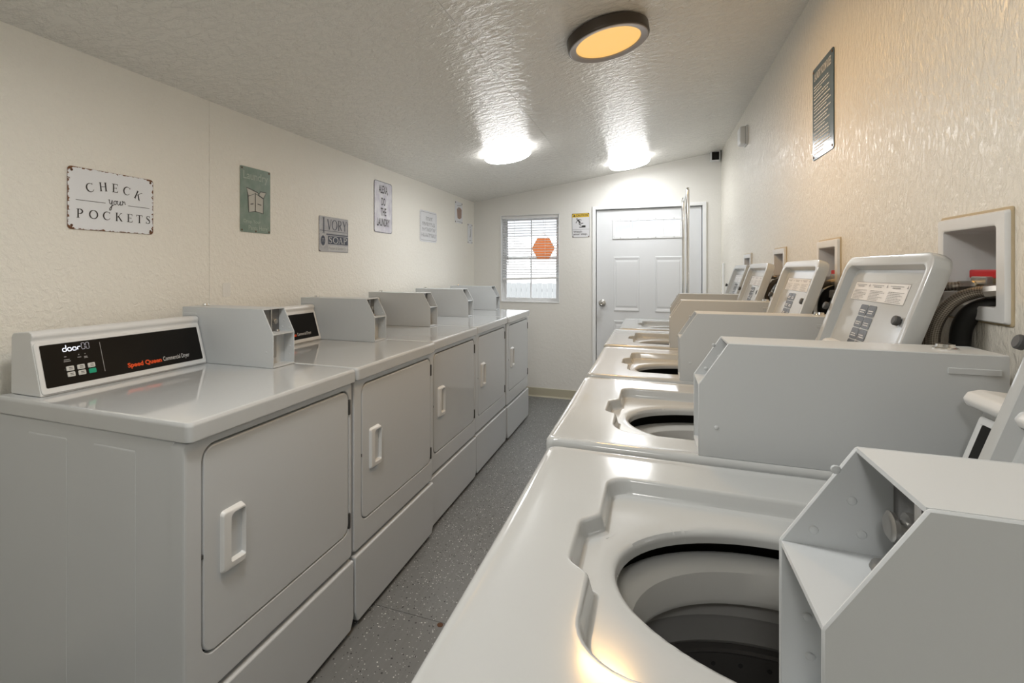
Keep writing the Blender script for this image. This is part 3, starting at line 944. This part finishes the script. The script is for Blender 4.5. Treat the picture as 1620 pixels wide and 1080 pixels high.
    P2 = rrect(.002, .003, L-.002, Hh-.006, .006, 3)
    loft(bm, [(P2, 0, -.002), (P2, .001, .002), (Q2, -.002, .003), (Q2, 0, .001), (Q2, 0, -.001)], (L/2, Hh/2), lambda p, q, h: mt @ Vector((p, q, h)))
    build('bezel', bm, M_PLASTIC, con)
    bm = bmesh.new(); prism(bm, Q2, 'z', -.001, .0016); bmesh.ops.transform(bm, matrix=mt, verts=bm.verts)
    build('faceplate', bm, M_FACE, con)
    bm = bmesh.new()
    rg = random.Random(4)
    for k in range(4):
        bars(bm, .024+k*.03, .040+k*.03, (.022, .030, .038), .002, rg, .0022)
    pbuild('tiny_legend', bm, M_WHITEPRINT, con, mt)
    # open lid leaning back on the console
    lz0, lz1 = .928, 1.288
    k = .33
    lx = .573
    la, lb = .146, .594
    u = Vector((0, -1, 0)); v = Vector((k, 0, 1)).normalized()
    mt = frame3(Vector((lx, lb, lz0)), u, v)
    L = lb-la; Hh = (lz1-lz0)*math.sqrt(1+k*k)
    P = rrect(0, 0, L, Hh, (.010, .010, .036, .036), 7)
    Q = rrect(.026, .020, L-.026, Hh-.026, (.010, .010, .022, .022), 6)
    bm = bmesh.new()
    cc = (L/2, Hh/2)
    F = lambda p, q, h: mt @ Vector((p, q, h))
    loft(bm, [(P, .014, -.030), (P, .004, -.028), (P, 0, -.020), (P, 0, -.004), (P, .0015, .001), (P, .005, .002), (Q, -.008, .002), (Q, -.003, 0), (Q, 0, -.006), (Q, .006, -.017), (Q, .014, -.019)], cc, F, True, True)
    lid = build('lid', bm, M_BISQUE, r)
    iz = -.019
    for a in (-.004, .357):
        build('lid_bumper', lathe(bmesh.new(), [(.0055, 0), (.0055, .002), (.0100, .003), (.0100, .010), (.0082, .012)], 16, lambda x, y, h, A=a: mt @ Vector((A+x, .241+y, (iz if A > .2 else .001)+h))), M_RUBBER, lid)
    # stickers, flat print: coordinates along the lid from its far edge and up from the hinge
    sx = lambda y: lb-y
    def zz(z): return (z-lz0)*math.sqrt(1+k*k)
    wx0, wx1, wy0, wy1 = .060, .343, zz(1.188), zz(1.227)
    st = bmesh.new(); quad(st, wx0, wy0, wx1, wy1+.004, iz+.0006)
    pbuild('warning_sticker', st, M_WHITEPRINT, lid, mt)
    bm = bmesh.new()
    strip(bm, [(wx0, wy0), (wx1, wy0), (wx1, wy1+.004), (wx0, wy1+.004)], .0012, iz+.0010, True)
    rg = random.Random(11)
    cw = (wx1-wx0)/3
    for i in range(3):
        a = wx0+i*cw+.008
        quad(bm, a, wy1-.003, a+cw*.66, wy1-.0015, iz+.0011)
        bars(bm, a+.012, a+.052, (wy1-.0075,), .0026, rg, iz+.0012, .9)
        bars(bm, a, a+cw*.84, [wy0+.003+j*.0036 for j in range(7)], .0013, rg, iz+.0012)
        poly2(bm, [(a+cw*.80, wy1-.006), (a+cw*.88, wy1-.006), (a+cw*.84, wy1+.001)], iz+.0012)
    pbuild('warning_print', bm, M_GREYPRINT, lid, mt)
    dx0, dx1, dy0, dy1 = .142, .233, zz(1.070), zz(1.180)
    bm = bmesh.new()
    for i in range(2):
        for j in range(4):
            a = dx0+i*(dx1-dx0)/2; b = dy0+j*(dy1-dy0)/4
            poly2(bm, rrect(a+.0015, b+.0012, a+(dx1-dx0)/2-.0015, b+(dy1-dy0)/4-.0012, .005, 3), iz+.0008)
    pbuild('instruction_sticker', bm, mat('dark_instruction_print', (.06, .065, .07), .22), lid, mt)
    bm = bmesh.new()
    for i in range(2):
        for j in range(4):
            a = dx0+i*(dx1-dx0)/2+.008; b = dy0+j*(dy1-dy0)/4
            bars(bm, a, a+.03, (b+.008, b+.013), .0022, rg, iz+.0012, .8)
    pbuild('instruction_print', bm, M_WHITEPRINT, lid, mt)
    for y in (la+.05, lb-.05):
        build('lid_hinge', B(lx-.004, y-.016, .908, lx+.018, y+.016, .934, bev=.003), M_BISQUE, lid)
    coin_box(r, .283, .716, .006, .113, .9130, 1.044, 1.122, .332, 1)
    return r
WASHERS = [(-.190, .340), (-.203, 1.005), (-.202, 1.680), (-.208, 2.382), (-.182, 3.085)]
WL = ['white coin washer filling the foreground of the right row, its steel basket open to view',
      'white top-loading coin washer second in the right row, its lid with a large text sticker',
      'white coin washer in the middle of the right row, red handle showing behind its lid',
      'white top-loading coin washer fourth in the right row, before the one nearest the door',
      'white top-loading coin washer nearest the back door, last of the right row']
w0 = make_washer()
tag(w0, WL[0], 'washer', 'white top-loading coin washers along the right wall')
w0.location = (*WASHERS[0], 0)
for (x, y), l in zip(WASHERS[1:], WL[1:]):
    copy_tree(w0, (x, y, 0), l)
for o in kids(w0):
    if o.name.startswith('lid'):          # the nearest lid sits askew on its hinges, further from the console end
        o.scale.y = .85
        o.location.y = .146*.15

# ------------------------------------------------------------------ outlet boxes in the right wall, with hoses
BL = ['white recessed water outlet box nearest the camera in the right wall, red valve handle inside',
      'white recessed water outlet box second along the right wall, sliver of red handle showing',
      'white recessed water outlet box third along the right wall, behind the fourth washer lid',
      'small far white recessed water outlet box, fourth along the right wall near the door']
def outlet_box(i, ya, yb):
    w, h = ya-yb, BZ1-BZ0
    r = empty('outlet_box', (XR, ya, BZ0), BL[i], 'outlet box', 'recessed water outlet boxes in the right wall')
    mt = Matrix(((0, 0, -1, 0), (-1, 0, 0, 0), (0, 1, 0, 0), (0, 0, 0, 1)))     # u = -y, v = z, n = -x
    P = rrect(0, 0, w, h, .004, 2); Q = rrect(.020, .028, w-.030, h-.026, .006, 3)
    bm = bmesh.new()
    loft(bm, [(P, 0, .0005), (P, .001, .007), (P, .004, .010), (Q, -.006, .010), (Q, -.001, .008), (Q, 0, 0), (Q, -.002, -.088)], (w/2, h/2), lambda p, q, hh: mt @ Vector((p, q, hh)), cap_last=True)
    build('box_frame', bm, M_BOXPL, r)
    bm = bmesh.new(); Pc = rrect(-.004, -.003, w+.004, h+.005, .005, 3)
    loft(bm, [(Pc, 0, -.001), (Pc, 0, .0015), (Pc, .003, .003), (P, .004, .003)], (w/2, h/2), lambda p, q, hh: mt @ Vector((p, q, hh)))
    build('caulk_bead', bm, M_CAULK, r)
    def vy(q): return -(w-q)              # q measured from the near side of the box
    build('valve_body', tube(bmesh.new(), [(.012, vy(.061), .058), (.085, vy(.061), .058)], .012, 14), M_BRASS, r)
    build('valve_body', tube(bmesh.new(), [(.010, vy(.138), .063), (.085, vy(.138), .063)], .011, 14), M_BRASS, r)
    build('valve_block', B(.012, vy(.150), .066, .034, vy(.100), .082, bev=.003), M_GALV, r)
    build('valve_handle', B(.022, vy(.176), .078, .034, vy(.048), .095, bev=.003), M_RED, r)
    build('handle_stem', tube(bmesh.new(), [(.028, vy(.10), .060), (.028, vy(.10), .080)], .006, 10), M_BRASS, r)
    return r
for i, (a, b) in enumerate(BOXES):
    outlet_box(i, a, b)

def hose(name, pts, rad, m, label, cat='hose', group=None, nut=True):
    r = empty(name, pts[0], label, cat, group)
    o = Vector(pts[0])
    P = [Vector(p)-o for p in pts]
    build('hose_sleeve', tube(bmesh.new(), P, rad, 16, True, 10), m, r)
    if nut:
        d = (P[1]-P[0]).normalized()
        build('coupling_nut', tube(bmesh.new(), [P[0], P[0]+d*.022], rad*1.22, 8), M_NICKEL, r)
    return r
HG = 'hoses from the outlet boxes'
ordn = ['nearest', 'second', 'third', 'fourth']
for i, (a, b) in enumerate(BOXES):
    w = a-b
    def P(*q): return [(x, b+y, z) for x, y, z in q]
    hose('braided_hose', P((.588, .058, 1.218), (.563, .086, 1.212), (.541, .102, 1.196), (.526, .114, 1.168), (.520, .124, 1.139), (.520, .130, 1.105), (.528, .132, 1.02), (.536, .130, .90), (.540, .130, .75)), .0108, M_BRAID,
         f'thick braided steel hose curving down from the {ordn[i]} outlet box', 'hose', HG)
    hose('braided_hose', P((.584, .138, 1.223), (.556, .140, 1.222), (.541, .158, 1.219), (.537, .190, 1.205), (.540, .215, 1.15), (.543, .222, 1.05), (.548, .222, .80)), .0085, M_BRAID,
         f'thin braided steel hose running level along the wall from the {ordn[i]} outlet box', 'hose', HG)
    hose('drain_hose', P((.610, .078, 1.193), (.585, .087, 1.189), (.564, .097, 1.174), (.556, .110, 1.148), (.555, .118, 1.110), (.555, .120, 1.02), (.555, .120, .90), (.555, .120, .75)), .0160, M_HOSE,
         f'black rubber drain hose bending down out of the {ordn[i]} outlet box', 'hose', HG, False)

# ------------------------------------------------------------------ ceiling lamps
def lamp_frame(x, y):
    n = Vector((.1473, 0, -1)).normalized()          # points down from the sloped ceiling
    u = Vector((1, 0, .1473)).normalized()
    v = n.cross(u)
    m = Matrix((u, v, n)).transposed().to_4x4()
    m.translation = Vector((x, y, zc(x)))
    return m
def white_lamp(x, y, rad, label, m=None):
    r = empty('ceiling_lamp', label=label, cat='ceiling light', mtx=lamp_frame(x, y))
    build('base', lathe(bmesh.new(), [(rad*.93, -.001), (rad*.93, .012), (rad*.5, .013)], 48), M_PLASTIC, r)
    build('diffuser_rim', lathe(bmesh.new(), [(rad*.90, .012), (rad*.97, .016), (rad, .024), (rad*.99, .040), (rad*.93, .050), (rad*.90, .0515)], 48, cap1=False), M_LAMPRIM, r)
    build('diffuser', lathe(bmesh.new(), [(rad*.90, .0515), (rad*.80, .055), (rad*.3, .057)], 48, cap0=False), m or M_LAMP, r)
    return r
white_lamp(-.935, 3.335, .162, 'round white ceiling lamp lit on the left, above the dryers')
white_lamp(-.180, 4.455, .165, 'round white ceiling lamp lit near the back door')
white_lamp(-.62, .66, .162, 'round white ceiling lamp over the near end of the aisle, above the picture', M_LAMP_UNSEEN)
white_lamp(-.18, -1.1, .162, 'round white fill lamp added on the unseen ceiling behind the viewpoint', M_LAMP_UNSEEN)  # unseen lamp put in behind the camera to brighten the room
wl_ = empty('ceiling_lamp', label='round dark bronze ceiling lamp with a glowing amber disc', cat='ceiling light', mtx=lamp_frame(-.168, 2.052))
R_ = .157
build('housing', lathe(bmesh.new(), [(R_*.93, -.001), (R_*.95, .006), (R_*1.0, .008), (R_*1.0, .040), (R_*.985, .046), (R_*.96, .048)], 56, cap1=False), M_BRONZE, wl_)
build('trim_ring', lathe(bmesh.new(), [(R_*.96, .048), (R_*.94, .050), (R_*.90, .0485), (R_*.80, .045), (R_*.79, .040)], 56, cap0=False, cap1=False), M_FIXRING, wl_)
build('amber_diffuser', lathe(bmesh.new(), [(R_*.80, .0405), (R_*.70, .0395), (R_*.2, .0390)], 56, cap0=False), M_AMBER, wl_)
ld = bpy.data.lights.new('amber_bulb', 'AREA')
ld.shape = 'DISK'; ld.size = .23; ld.energy = WARM_BULB; ld.color = (1, .58, .20)
lo = bpy.data.objects.new('amber_bulb', ld); COL.objects.link(lo); lo.parent = wl_
lo.matrix_local = Matrix.Translation((0, 0, .052)) @ Matrix.Rotation(PI, 4, 'X')

# ------------------------------------------------------------------ wall devices
al = empty('fire_alarm', (XR, 3.66, 2.120), 'small white alarm sounder mounted high on the right wall', 'alarm')
bm = bmesh.new()
P = rrect(-.055, -.062, .055, .062, .014, 5)
mtR = Matrix(((0, 0, -1, 0), (-1, 0, 0, 0), (0, 1, 0, 0), (0, 0, 0, 1)))
loft(bm, [(P, 0, 0), (P, 0, .012), (P, .003, .014)], (0, 0), lambda p, q, h: mtR @ Vector((p, q, h)), True, True)
build('back_plate', bm, M_PLASTIC, al)
bm = bmesh.new(); P = rrect(-.050, -.058, .050, .058, .016, 5)
loft(bm, [(P, 0, .0155), (P, 0, .034), (P, .006, .044), (P, .018, .048)], (0, 0), lambda p, q, h: mtR @ Vector((p, q, h)), True, True)
build('cover', bm, M_PLASTIC, al)
build('cover_seam', B(-.0156, -.048, -.054, -.0136, .048, .054), M_DARK, al)
cm = empty('security_camera', (.523, YB, 2.258), 'small white wall unit with a square black face in the top corner over the door', 'camera')
build('housing', B(-.040, -.045, -.046, .040, 0, .046, bev=.008, seg=3), M_PLASTIC, cm)
build('front_cover', B(-.029, -.048, -.034, .029, -.044, .036, bev=.0015, seg=1), M_FACE, cm)

# ------------------------------------------------------------------ signs
def sign(name, o, u, v, w, h, material, label, cat='sign', r=.012, thick=.0025, screws=None, sr=.004):
    """tin plate; the frame's origin is the plate's lower left corner, u to the right, v up"""
    root = empty(name, label=label, cat=cat, mtx=frame3(o, u, v))
    bm = bmesh.new()
    prism(bm, rrect(0, 0, w, h, r, 5), 'z', .0005, thick, .0005, 1)
    build('plate', bm, material, root)
    for (sx_, sy_) in (screws or []):
        build('nail_head', lathe(bmesh.new(), [(sr, thick-.0005), (sr, thick+.001), (sr*.5, thick+.0016)], 12, lambda x, y, z, A=sx_, Bq=sy_: (A+x, Bq+y, z)), M_RUST, root)
    return root
def pz(t=.0025): return t+.0006
LW = dict(u=(0, 1, 0), v=(0, 0, 1))
def leftsign(name, y0, z0, w, h, m, label, **k):
    return sign(name, (XL+.0006, y0, z0), (0, 1, 0), (0, 0, 1), w, h, m, label, **k)
HZ = pz()
# 1 check your pockets
TIN_W = worn_mat('white_tin_rusty', (.80, .83, .87), (.22, .085, .03), 1.0)
W_, H2 = .292, .202
s1 = leftsign('wall_sign', 1.034, 1.3865, W_, H2, TIN_W, 'white rust-edged tin sign reading check your pockets', screws=[(.012, .012), (W_-.012, .012), (.012, H2-.012), (W_-.012, H2-.012)])
bm = bmesh.new()
lh = .029
for ch, x, y, rot in (('C', .072, .1265, .30), ('H', .112, .1350, .12), ('E', .151, .1365, 0), ('C', .189, .1335, -.16), ('K', .228, .1235, -.40)):
    glyph(bm, ch, x, y, .031, lh, rot, 1.55, HZ)
for ch, x in zip('POCKETS', (.037, .080, .122, .164, .203, .238, .271)):
    glyph(bm, ch, x, .0385, .031 if ch != 'S' else .034, .0285, 0, 1.55, HZ)
quad(bm, .024, .0948, .118, .0965, HZ); quad(bm, .196, .0948, .276, .0965, HZ)
def script(bm, pts, w, ox, oy, s):
    q = smooth_path([(p[0], p[1], 0) for p in pts], 5)
    strip(bm, [(ox+p.x*s, oy+p.y*s) for p in q], w, HZ)
for pts in ([(0, .95), (.12, 1.0), (.14, .7), (.22, .45), (.4, .5), (.52, 1.0), (.5, .4), (.38, -.35), (.2, -.5), (.18, -.25), (.45, .1), (.75, .35)],
            [(1.02, .95), (.82, .85), (.78, .55), (.92, .38), (1.1, .5), (1.12, .8), (1.0, .95), (1.1, .88), (1.3, .95)],
            [(1.35, .98), (1.33, .6), (1.42, .40), (1.6, .5), (1.72, .95), (1.70, .55), (1.80, .40), (1.95, .55)],
            [(1.98, .95), (2.05, 1.02), (2.08, .8), (2.02, .42), (2.1, .8), (2.25, .97), (2.38, .9), (2.42, .65), (2.55, .62)]):
    script(bm, pts, .0025, .128, .085, .0235)
pbuild('lettering', bm, M_DARKPRINT, s1)
# 2 green laundry sign
TIN_G = worn_mat('green_tin', (.17, .245, .195), (.07, .06, .05), -.8, .4, (.235, .30, .25))
W_, H2 = .189, .300
s2 = leftsign('wall_sign', 1.746, 1.430, W_, H2, TIN_G, 'green tin laundry sign with a drawing of an open soap carton', screws=[(.009, .009), (W_-.009, .009), (.009, H2-.009), (W_-.009, H2-.009), (W_/2, .007)], r=.006)
M_PALEG = mat('pale_green_print', (.40, .46, .40), .5)
M_CARTON = mat('carton_print', (.50, .49, .44), .5)
bm = bmesh.new()
text_into(bm, 'Laundry', .094, .232, w=.155, hgt=.048, h=HZ, bold=.008, align='C')
pbuild('lettering', bm, M_PALEG, s2)
bm = bmesh.new()
text_into(bm, 'Drop Your', .072, .038, w=.105, hgt=.021, h=HZ, align='C')
text_into(bm, 'Pants Here!', .112, .012, w=.125, hgt=.021, h=HZ, align='C')
pbuild('lettering', bm, M_PALEG, s2)
bm = bmesh.new()
poly2(bm, [(.050, .092), (.090, .100), (.090, .183), (.046, .165)], HZ); poly2(bm, [(.090, .100), (.140, .094), (.142, .164), (.090, .183)], HZ)
poly2(bm, [(.046, .166), (.090, .184), (.112, .180), (.104, .190), (.040, .205), (.036, .203)], HZ); poly2(bm, [(.112, .178), (.142, .166), (.160, .196), (.122, .196)], HZ)
pbuild('carton_drawing', bm, M_CARTON, s2)
bm = bmesh.new()
for pts, cl in (([(.050, .092), (.090, .100), (.090, .183), (.046, .165)], True), ([(.090, .100), (.140, .094), (.142, .164), (.090, .183)], True),
                ([(.046, .166), (.036, .204), (.104, .190), (.112, .180)], False), ([(.112, .178), (.122, .196), (.160, .196), (.142, .166)], True),
                ([(.060, .130), (.078, .134)], False), ([(.104, .136), (.128, .133)], False)):
    strip(bm, pts, .0042, HZ+.0004, cl)
pbuild('carton_outline', bm, M_DARKPRINT, s2)
# 3 ivory soap
TIN_I = worn_mat('grey_tin', (.44, .44, .45), (.09, .07, .07), .1, .45, (.36, .355, .38))
W_, H2 = .284, .201
s3 = leftsign('wall_sign', 2.316, 1.361, W_, H2, TIN_I, 'grey tin sign reading ivory soap', r=.008)
M_NAVY = mat('navy_print', (.045, .055, .085), .5)
M_GREYBL = mat('grey_blue_print', (.09, .095, .12), .5)
M_CREAMP = mat('cream_print', (.55, .55, .54), .5)
bm = bmesh.new()
quad(bm, .080, .045, .281, .092, HZ); poly2(bm, ell(.034, .063, .020, .028, 28), HZ+.0003)
quad(bm, .036, .110, .045, .192, HZ+.0003)
pbuild('navy_field', bm, M_NAVY, s3)
bm = bmesh.new()
quad(bm, .004, .118, .275, .121, HZ); quad(bm, .272, .098, .277, .180, HZ); quad(bm, .065, .096, .281, .104, HZ)
quad(bm, .030, .105, .052, .108, HZ+.0005); quad(bm, .030, .191, .052, .194, HZ+.0005)
for ch, x in zip('VORY', (.094, .145, .198, .246)):
    glyph(bm, ch, x, .128, .058, .058, 0, 1.45, HZ+.0004)
pbuild('lettering', bm, M_GREYBL, s3)
bm = bmesh.new()
for ch, x in zip('SOAP', (.104, .155, .203, .250)):
    glyph(bm, ch, x, .051, .058 if ch != 'S' else .066, .036, 0, 1.75, HZ+.0006)
quad(bm, .084, .008, .272, .036, HZ); strip(bm, arc(.034, .063, .025, .036, 0, 360, 28), .004, HZ+.0004)
strip(bm, [(.024, .055), (.034, .075), (.044, .055)], .002, HZ+.0008); strip(bm, [(.024, .072), (.044, .072)], .002, HZ+.0008)
pbuild('white_print', bm, M_CREAMP, s3)
bm = bmesh.new(); text_into(bm, 'Procter & Gamble Co.', .090, .014, w=.172, hgt=.017, h=HZ+.0005)
pbuild('lettering', bm, M_GREYPRINT, s3)
# 4 tall sign
TIN_A = worn_mat('pale_tin', (.74, .74, .78), (.05, .045, .045), .15, .4, (.55, .53, .62))
W_, H2 = .246, .352
s4 = leftsign('wall_sign', 2.905, 1.513, W_, H2, TIN_A, 'tall pale tin sign reading alexa, do the laundry', r=.02)
bm = bmesh.new()
for t, y, w in (('ALEXA,', .262, .125), ('DO', .188, .056), ('THE', .118, .075), ('LAUNDRY', .045, .175)):
    text_into(bm, t, .123, y, w=w, hgt=.054 if t[-1] != ',' else .064, h=HZ, bold=.018, align='C')
pbuild('lettering', bm, M_DARKPRINT, s4)
bm = bmesh.new(); strip(bm, rrect(.003, .003, W_-.003, H2-.003, .018, 5), .003, HZ, True); pbuild('border', bm, M_GREYBL, s4)
# 5 framed text sign, too far off to read
TIN_F = worn_mat('light_tin', (.73, .74, .76), (.05, .05, .05), -.1, .4)
W_, H2 = .334, .256
s5 = leftsign('wall_sign', 3.609, 1.490, W_, H2, TIN_F, 'light tin sign with a thin border and four faint lines of text', r=.022)
bm = bmesh.new()
rg = random.Random(3)
for y, x0, x1 in ((.176, .115, .235), (.131, .045, .285), (.086, .045, .300), (.040, .030, .310)):
    x = x0
    while x < x1:
        w = rg.choice((.010, .014, .018))
        strip(bm, [(x, y), (x, y+.032)], .0055, HZ); strip(bm, [(x, y+rg.choice((.002, .016, .03))), (x+w, y+rg.choice((.002, .016, .03)))], .005, HZ)
        x += w+.008
pbuild('lettering', bm, mat('mid_grey_print', (.33, .335, .34), .5), s5)
bm = bmesh.new(); strip(bm, rrect(.016, .013, W_-.016, H2-.013, .014, 4), .003, HZ, True); pbuild('border', bm, M_GREYPRINT, s5)
# 6 picture sign: laundry basket
TIN_P = mat('white_tin', (.76, .77, .79), .35)
W_, H2 = .195, .204
s6 = leftsign('wall_sign', 4.373, 1.709, W_, H2, TIN_P, 'small white tin sign picturing a pinkish brown basket', r=.008, screws=[(.012, .010), (W_-.012, .010), (.012, H2-.012), (W_-.012, H2-.012)], sr=.007)
bm = bmesh.new(); poly2(bm, [(.060, .045), (.115, .040), (.165, .055), (.170, .135), (.130, .152), (.080, .150), (.045, .128)], HZ); pbuild('basket_print', bm, mat('basket_brown', (.36, .24, .19), .6), s6)
bm = bmesh.new(); poly2(bm, [(.075, .128), (.105, .128), (.110, .145), (.080, .145)], HZ+.0005); strip(bm, [(.05, .165), (.13, .172), (.175, .182)], .004, HZ); strip(bm, [(.045, .015), (.16, .015)], .004, HZ)
for x in (.085, .11, .14):
    strip(bm, [(x, .05), (x+.006, .125)], .0025, HZ+.0005)
pbuild('basket_lines', bm, M_GREYPRINT, s6)
# 7 slim sign by the corner
W_, H2 = .142, .199
s7 = leftsign('wall_sign', 4.718, 1.530, W_, H2, TIN_P, 'small white tin sign with one dark hook-shaped mark beside the back corner', r=.008, screws=[(.012, .010), (W_-.014, .010), (.012, H2-.012), (W_-.014, H2-.012)], sr=.007)
bm = bmesh.new(); strip(bm, [(.060, .068), (.074, .070), (.084, .100), (.090, .150)], [.016, .018, .011, .008], HZ); strip(bm, [(.066, .165), (.082, .168)], .008, HZ); strip(bm, [(.04, .03), (.10, .03)], .005, HZ)
pbuild('hook_print', bm, M_GREYPRINT, s7)
# 8 rules sign on the right wall
W_, H2 = .233, .342
TIN_R = mat('slate_tin', (.06, .095, .115), .16, .0, 0, .12)
s8 = sign('wall_sign', (XR-.0006, 2.2385, 1.6655), (0, -1, -.00), (-.0, .06, 1), W_, H2, TIN_R, 'dark slate laundry room rules sign with white print, high on the right wall', r=.012, screws=[(.014, .012), (W_-.014, .012), (.014, H2-.012), (W_-.014, H2-.012)], sr=.005)
bm = bmesh.new()
text_into(bm, 'LAUNDRY ROOM RULES', W_/2, .292, w=.185, hgt=.030, h=HZ, bold=.012, align='C')
rg = random.Random(8)
y = .268
for grp in (3, 2, 1, 3, 1, 2, 2, 1, 2, 1, 2, 1):
    for k in range(grp):
        bars(bm, .020, .205, (y,), .0042, rg, HZ, .85 if k < grp-1 else .45)
        y -= .0105
    y -= .0035
pbuild('lettering', bm, M_WHITEPRINT, s8)
# 9 caution sign on the back wall
W_, H2 = .168, .236
s9 = sign('caution_sign', (-.7245, YB-.0006, 1.573), (1, 0, .01), (0, 0, 1), W_, H2, mat('caution_white', (.70, .70, .72), .35), 'white and yellow caution watch your step sign between window and door', r=.006, screws=[(.010, .009), (W_-.010, .009), (.010, H2-.009), (W_-.010, H2-.009)], sr=.005)
bm = bmesh.new(); quad(bm, .004, .196, W_-.004, .232, HZ); pbuild('yellow_band', bm, mat('caution_yellow', (.72, .48, .02), .4), s9)
bm = bmesh.new()
text_into(bm, 'CAUTION', .040, .203, w=.112, hgt=.022, h=HZ+.0006, bold=.02); poly2(bm, [(.012, .203), (.036, .203), (.024, .225)], HZ+.0006)
quad(bm, .004, .078, W_-.004, .080, HZ); text_into(bm, 'Watch', .012, .048, hgt=.019, w=.082, h=HZ, bold=.012); text_into(bm, 'your step.', .012, .018, hgt=.022, w=.135, h=HZ, bold=.012)
poly2(bm, ell(.049, .180, .0065, .0065, 14), HZ)
for pts, w in (([(.056, .172), (.076, .148)], .016), ([(.056, .172), (.044, .150), (.038, .140)], .006), ([(.058, .172), (.078, .174), (.092, .166)], .006),
               ([(.074, .148), (.086, .136), (.108, .137)], .008), ([(.070, .148), (.070, .128), (.088, .118)], .008)):
    strip(bm, pts, w, HZ)
poly2(bm, [(.070, .096), (.130, .096), (.130, .116), (.098, .116), (.092, .104), (.070, .104)], HZ)
strip(bm, rrect(.003, .003, W_-.003, H2-.003, .005, 3), .0016, HZ, True)
pbuild('symbol', bm, M_DARKPRINT, s9)

# ------------------------------------------------------------------ rolling laundry cart with a hanging rail
cart = empty('laundry_cart', (.245, 4.245, 0), 'chrome laundry cart with a tall double-pole hanging rail in front of the door', 'cart')
cy = .272
def ct(name, bm, m=None): return build(name, bm, m or M_CHROME, cart)
for s in (-1, 1):
    ct('pole', tube(bmesh.new(), [(0, s*cy, .16), (0, s*cy, 1.835)], .0115, 14))
    ct('pole_sleeve', tube(bmesh.new(), [(0, s*cy, 1.665), (0, s*cy, 1.838)], .0145, 14))
    ct('pole_cap', lathe(bmesh.new(), [(.0145, 0), (.010, .006), (.012, .016), (.006, .020)], 14, lambda x, y, z, S=s: (x, S*cy+y, 1.838+z)))
ct('hanging_bar', tube(bmesh.new(), [(0, -cy, 1.826), (0, cy, 1.826)], .011, 12))
ct('base_frame', tube(bmesh.new(), [(-.19, -cy, .16), (.19, -cy, .16), (.19, cy, .16), (-.19, cy, .16), (-.19, -cy, .16)], .011, 10))
bk = bmesh.new()
for z in (.24, .36, .48, .60):
    tube(bk, [(-.2, -.30, z), (.2, -.30, z), (.2, .30, z), (-.2, .30, z), (-.2, -.30, z)], .003 if z < .6 else .006, 6)
for i in range(11):
    x = -.2+i*.04
    tube(bk, [(x, -.30, .60), (x, -.30, .24), (x, .30, .24), (x, .30, .60)], .002, 5)
for i in range(14):
    y = -.28+i*.043
    tube(bk, [(-.2, y, .60), (-.2, y, .24), (.2, y, .24), (.2, y, .60)], .002, 5)
ct('wire_basket', bk)
for x in (-.18, .18):
    ct('basket_support', tube(bmesh.new(), [(x, -cy, .16), (x, -cy, .24)], .008, 8))
    ct('basket_support', tube(bmesh.new(), [(x, cy, .16), (x, cy, .24)], .008, 8))
    for s in (-1, 1):
        wq = ct('caster', lathe(bmesh.new(), [(.045, -.014), (.050, -.010), (.050, .010), (.045, .014)], 20, lambda a, b, c, X=x, S=s: (X+a, S*cy+c, .050+b)), M_RUBBER)
        build('caster_fork', tube(bmesh.new(), [(x, s*cy+.020, .05), (x, s*cy+.020, .110), (x, s*cy, .125), (x, s*cy, .16)], .006, 8), M_CHROME, wq)
